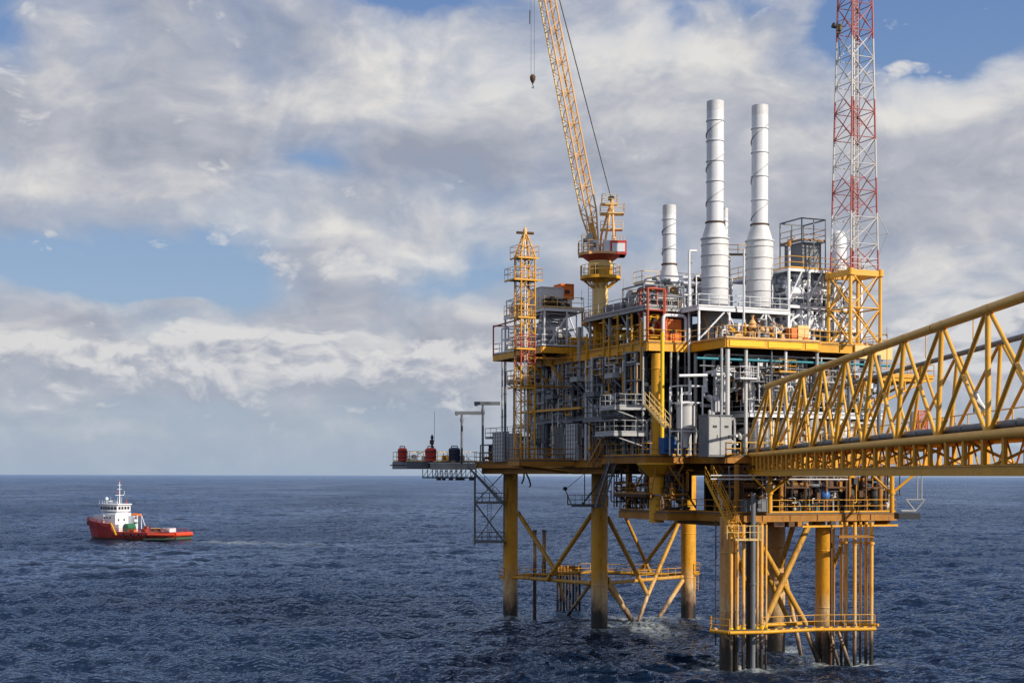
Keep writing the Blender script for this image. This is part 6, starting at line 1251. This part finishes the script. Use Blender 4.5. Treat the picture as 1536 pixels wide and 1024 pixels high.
d = mth(nt, 'ADD', mth(nt, 'MULTIPLY', mth(nt, 'SUBTRACT', n1, .5), 1.9), mth(nt, 'ADD', cov, .42))
alpha = ramp(nt, d, ((-.0, 0), (.24, .62), (.55, .97)))
n2 = noise(nt, WV, 9, 9, .55, .1, seed=8.1, flat=True)
br_ = blobs([(540, 150, 170, 45, .55), (80, 280, 80, 35, .5), (760, 110, 160, 40, .35), (900, 60, 120, 60, .5), (1000, 170, 80, 60, .3), (1390, 160, 110, 45, .75), (1480, 110, 80, 25, .3), (1100, 90, 120, 40, .35), (620, 60, 110, 30, .35), (1440, 440, 110, 70, .3), (320, 505, 90, 18, .85), (60, 520, 60, 22, .7), (560, 530, 80, 25, .4), (480, 340, 60, 25, .3), (640, 385, 90, 15, .4), (740, 470, 70, 20, .3), (200, 120, 160, 80, -.15), (380, 230, 220, 40, -.25), (1180, 300, 160, 60, -.2), (1370, 250, 120, 40, -.15), (680, 240, 170, 30, -.25), (200, 560, 300, 35, -.2)])
sh = mth(nt, 'ADD', mth(nt, 'ADD', mth(nt, 'MULTIPLY', mth(nt, 'SUBTRACT', n2, .5), 1.0), mth(nt, 'ADD', lit, .42)), br_, True)
ccol = ramp(nt, sh, ((0, (3.3, 3.55, 4.3)), (.45, (4.75, 4.9, 5.45)), (1, (7.7, 7.5, 7.2))))
skc = mixc(nt, 1, sky.outputs[0], (1.0, 1.0, 1.0), 'MULTIPLY')
grad = ramp(nt, mth(nt, 'DIVIDE', el, .33), ((0, (3.3, 4.1, 5.3)), (.35, (2.7, 3.9, 5.9)), (1, (1.3, 2.4, 5.1)), ))
skc = mixc(nt, .8, skc, grad)
c = mixc(nt, alpha, skc, ccol)
# cumulus bank low over the horizon
n3 = cloudn(WV, 17, 5, 34, .58, .34); n3s = cloudn(shifted(.004, .010), 17, 5, 34, .58, .34); lit3 = mth(nt, 'MULTIPLY', mth(nt, 'SUBTRACT', n3, n3s), 2.0); d3 = mth(nt, 'ADD', mth(nt, 'MULTIPLY', mth(nt, 'SUBTRACT', n3, .58), 1.5), blobs([(40, 530, 110, 38, .5), (320, 545, 130, 48, .55), (560, 560, 150, 45, .5), (700, 555, 90, 40, .3), (1450, 560, 200, 90, .4), (960, 560, 200, 60, .4), (180, 595, 300, 30, .25), (1500, 470, 90, 30, .35), (480, 400, 70, 60, .3)]))
top = mth(nt, 'SUBTRACT', elw, .055); c3 = ramp(nt, mth(nt, 'ADD', mth(nt, 'ADD', mth(nt, 'MULTIPLY', top, 7), lit3), n3), ((.38, (3.9, 4.2, 5.0)), (.85, (7.0, 6.95, 7.0))))
c = mixc(nt, ramp(nt, d3, ((.17, 0), (.34, .9))), c, c3)
hz = ramp(nt, mth(nt, 'DIVIDE', el, .075), ((0, .85), (.3, .55), (.8, .1), (1, 0)))
c = mixc(nt, hz, c, (3.5, 4.4, 5.6))
nt.links.new(c, bg.inputs[0])
# ================================================================== CAMERA
cam = bpy.data.cameras.new('camera'); co_ = bpy.data.objects.new('camera', cam); COL.objects.link(co_); sc.camera = co_
cam.sensor_width = 36; cam.lens = F * 36 / 1536; cam.clip_end = 200000; cam.clip_start = .5; cam.shift_y = (713 - 512) / 1536
co_.location = (0, 0, CH); co_.rotation_euler = (math.radians(90), -math.atan(4 / 1536), 0)
sc.view_settings.view_transform = 'Standard'; sc.view_settings.look = 'None'; sc.view_settings.exposure = 0; sc.view_settings.gamma = 1
sc.cycles.max_bounces = 6; sc.cycles.caustics_reflective = False; sc.cycles.caustics_refractive = False
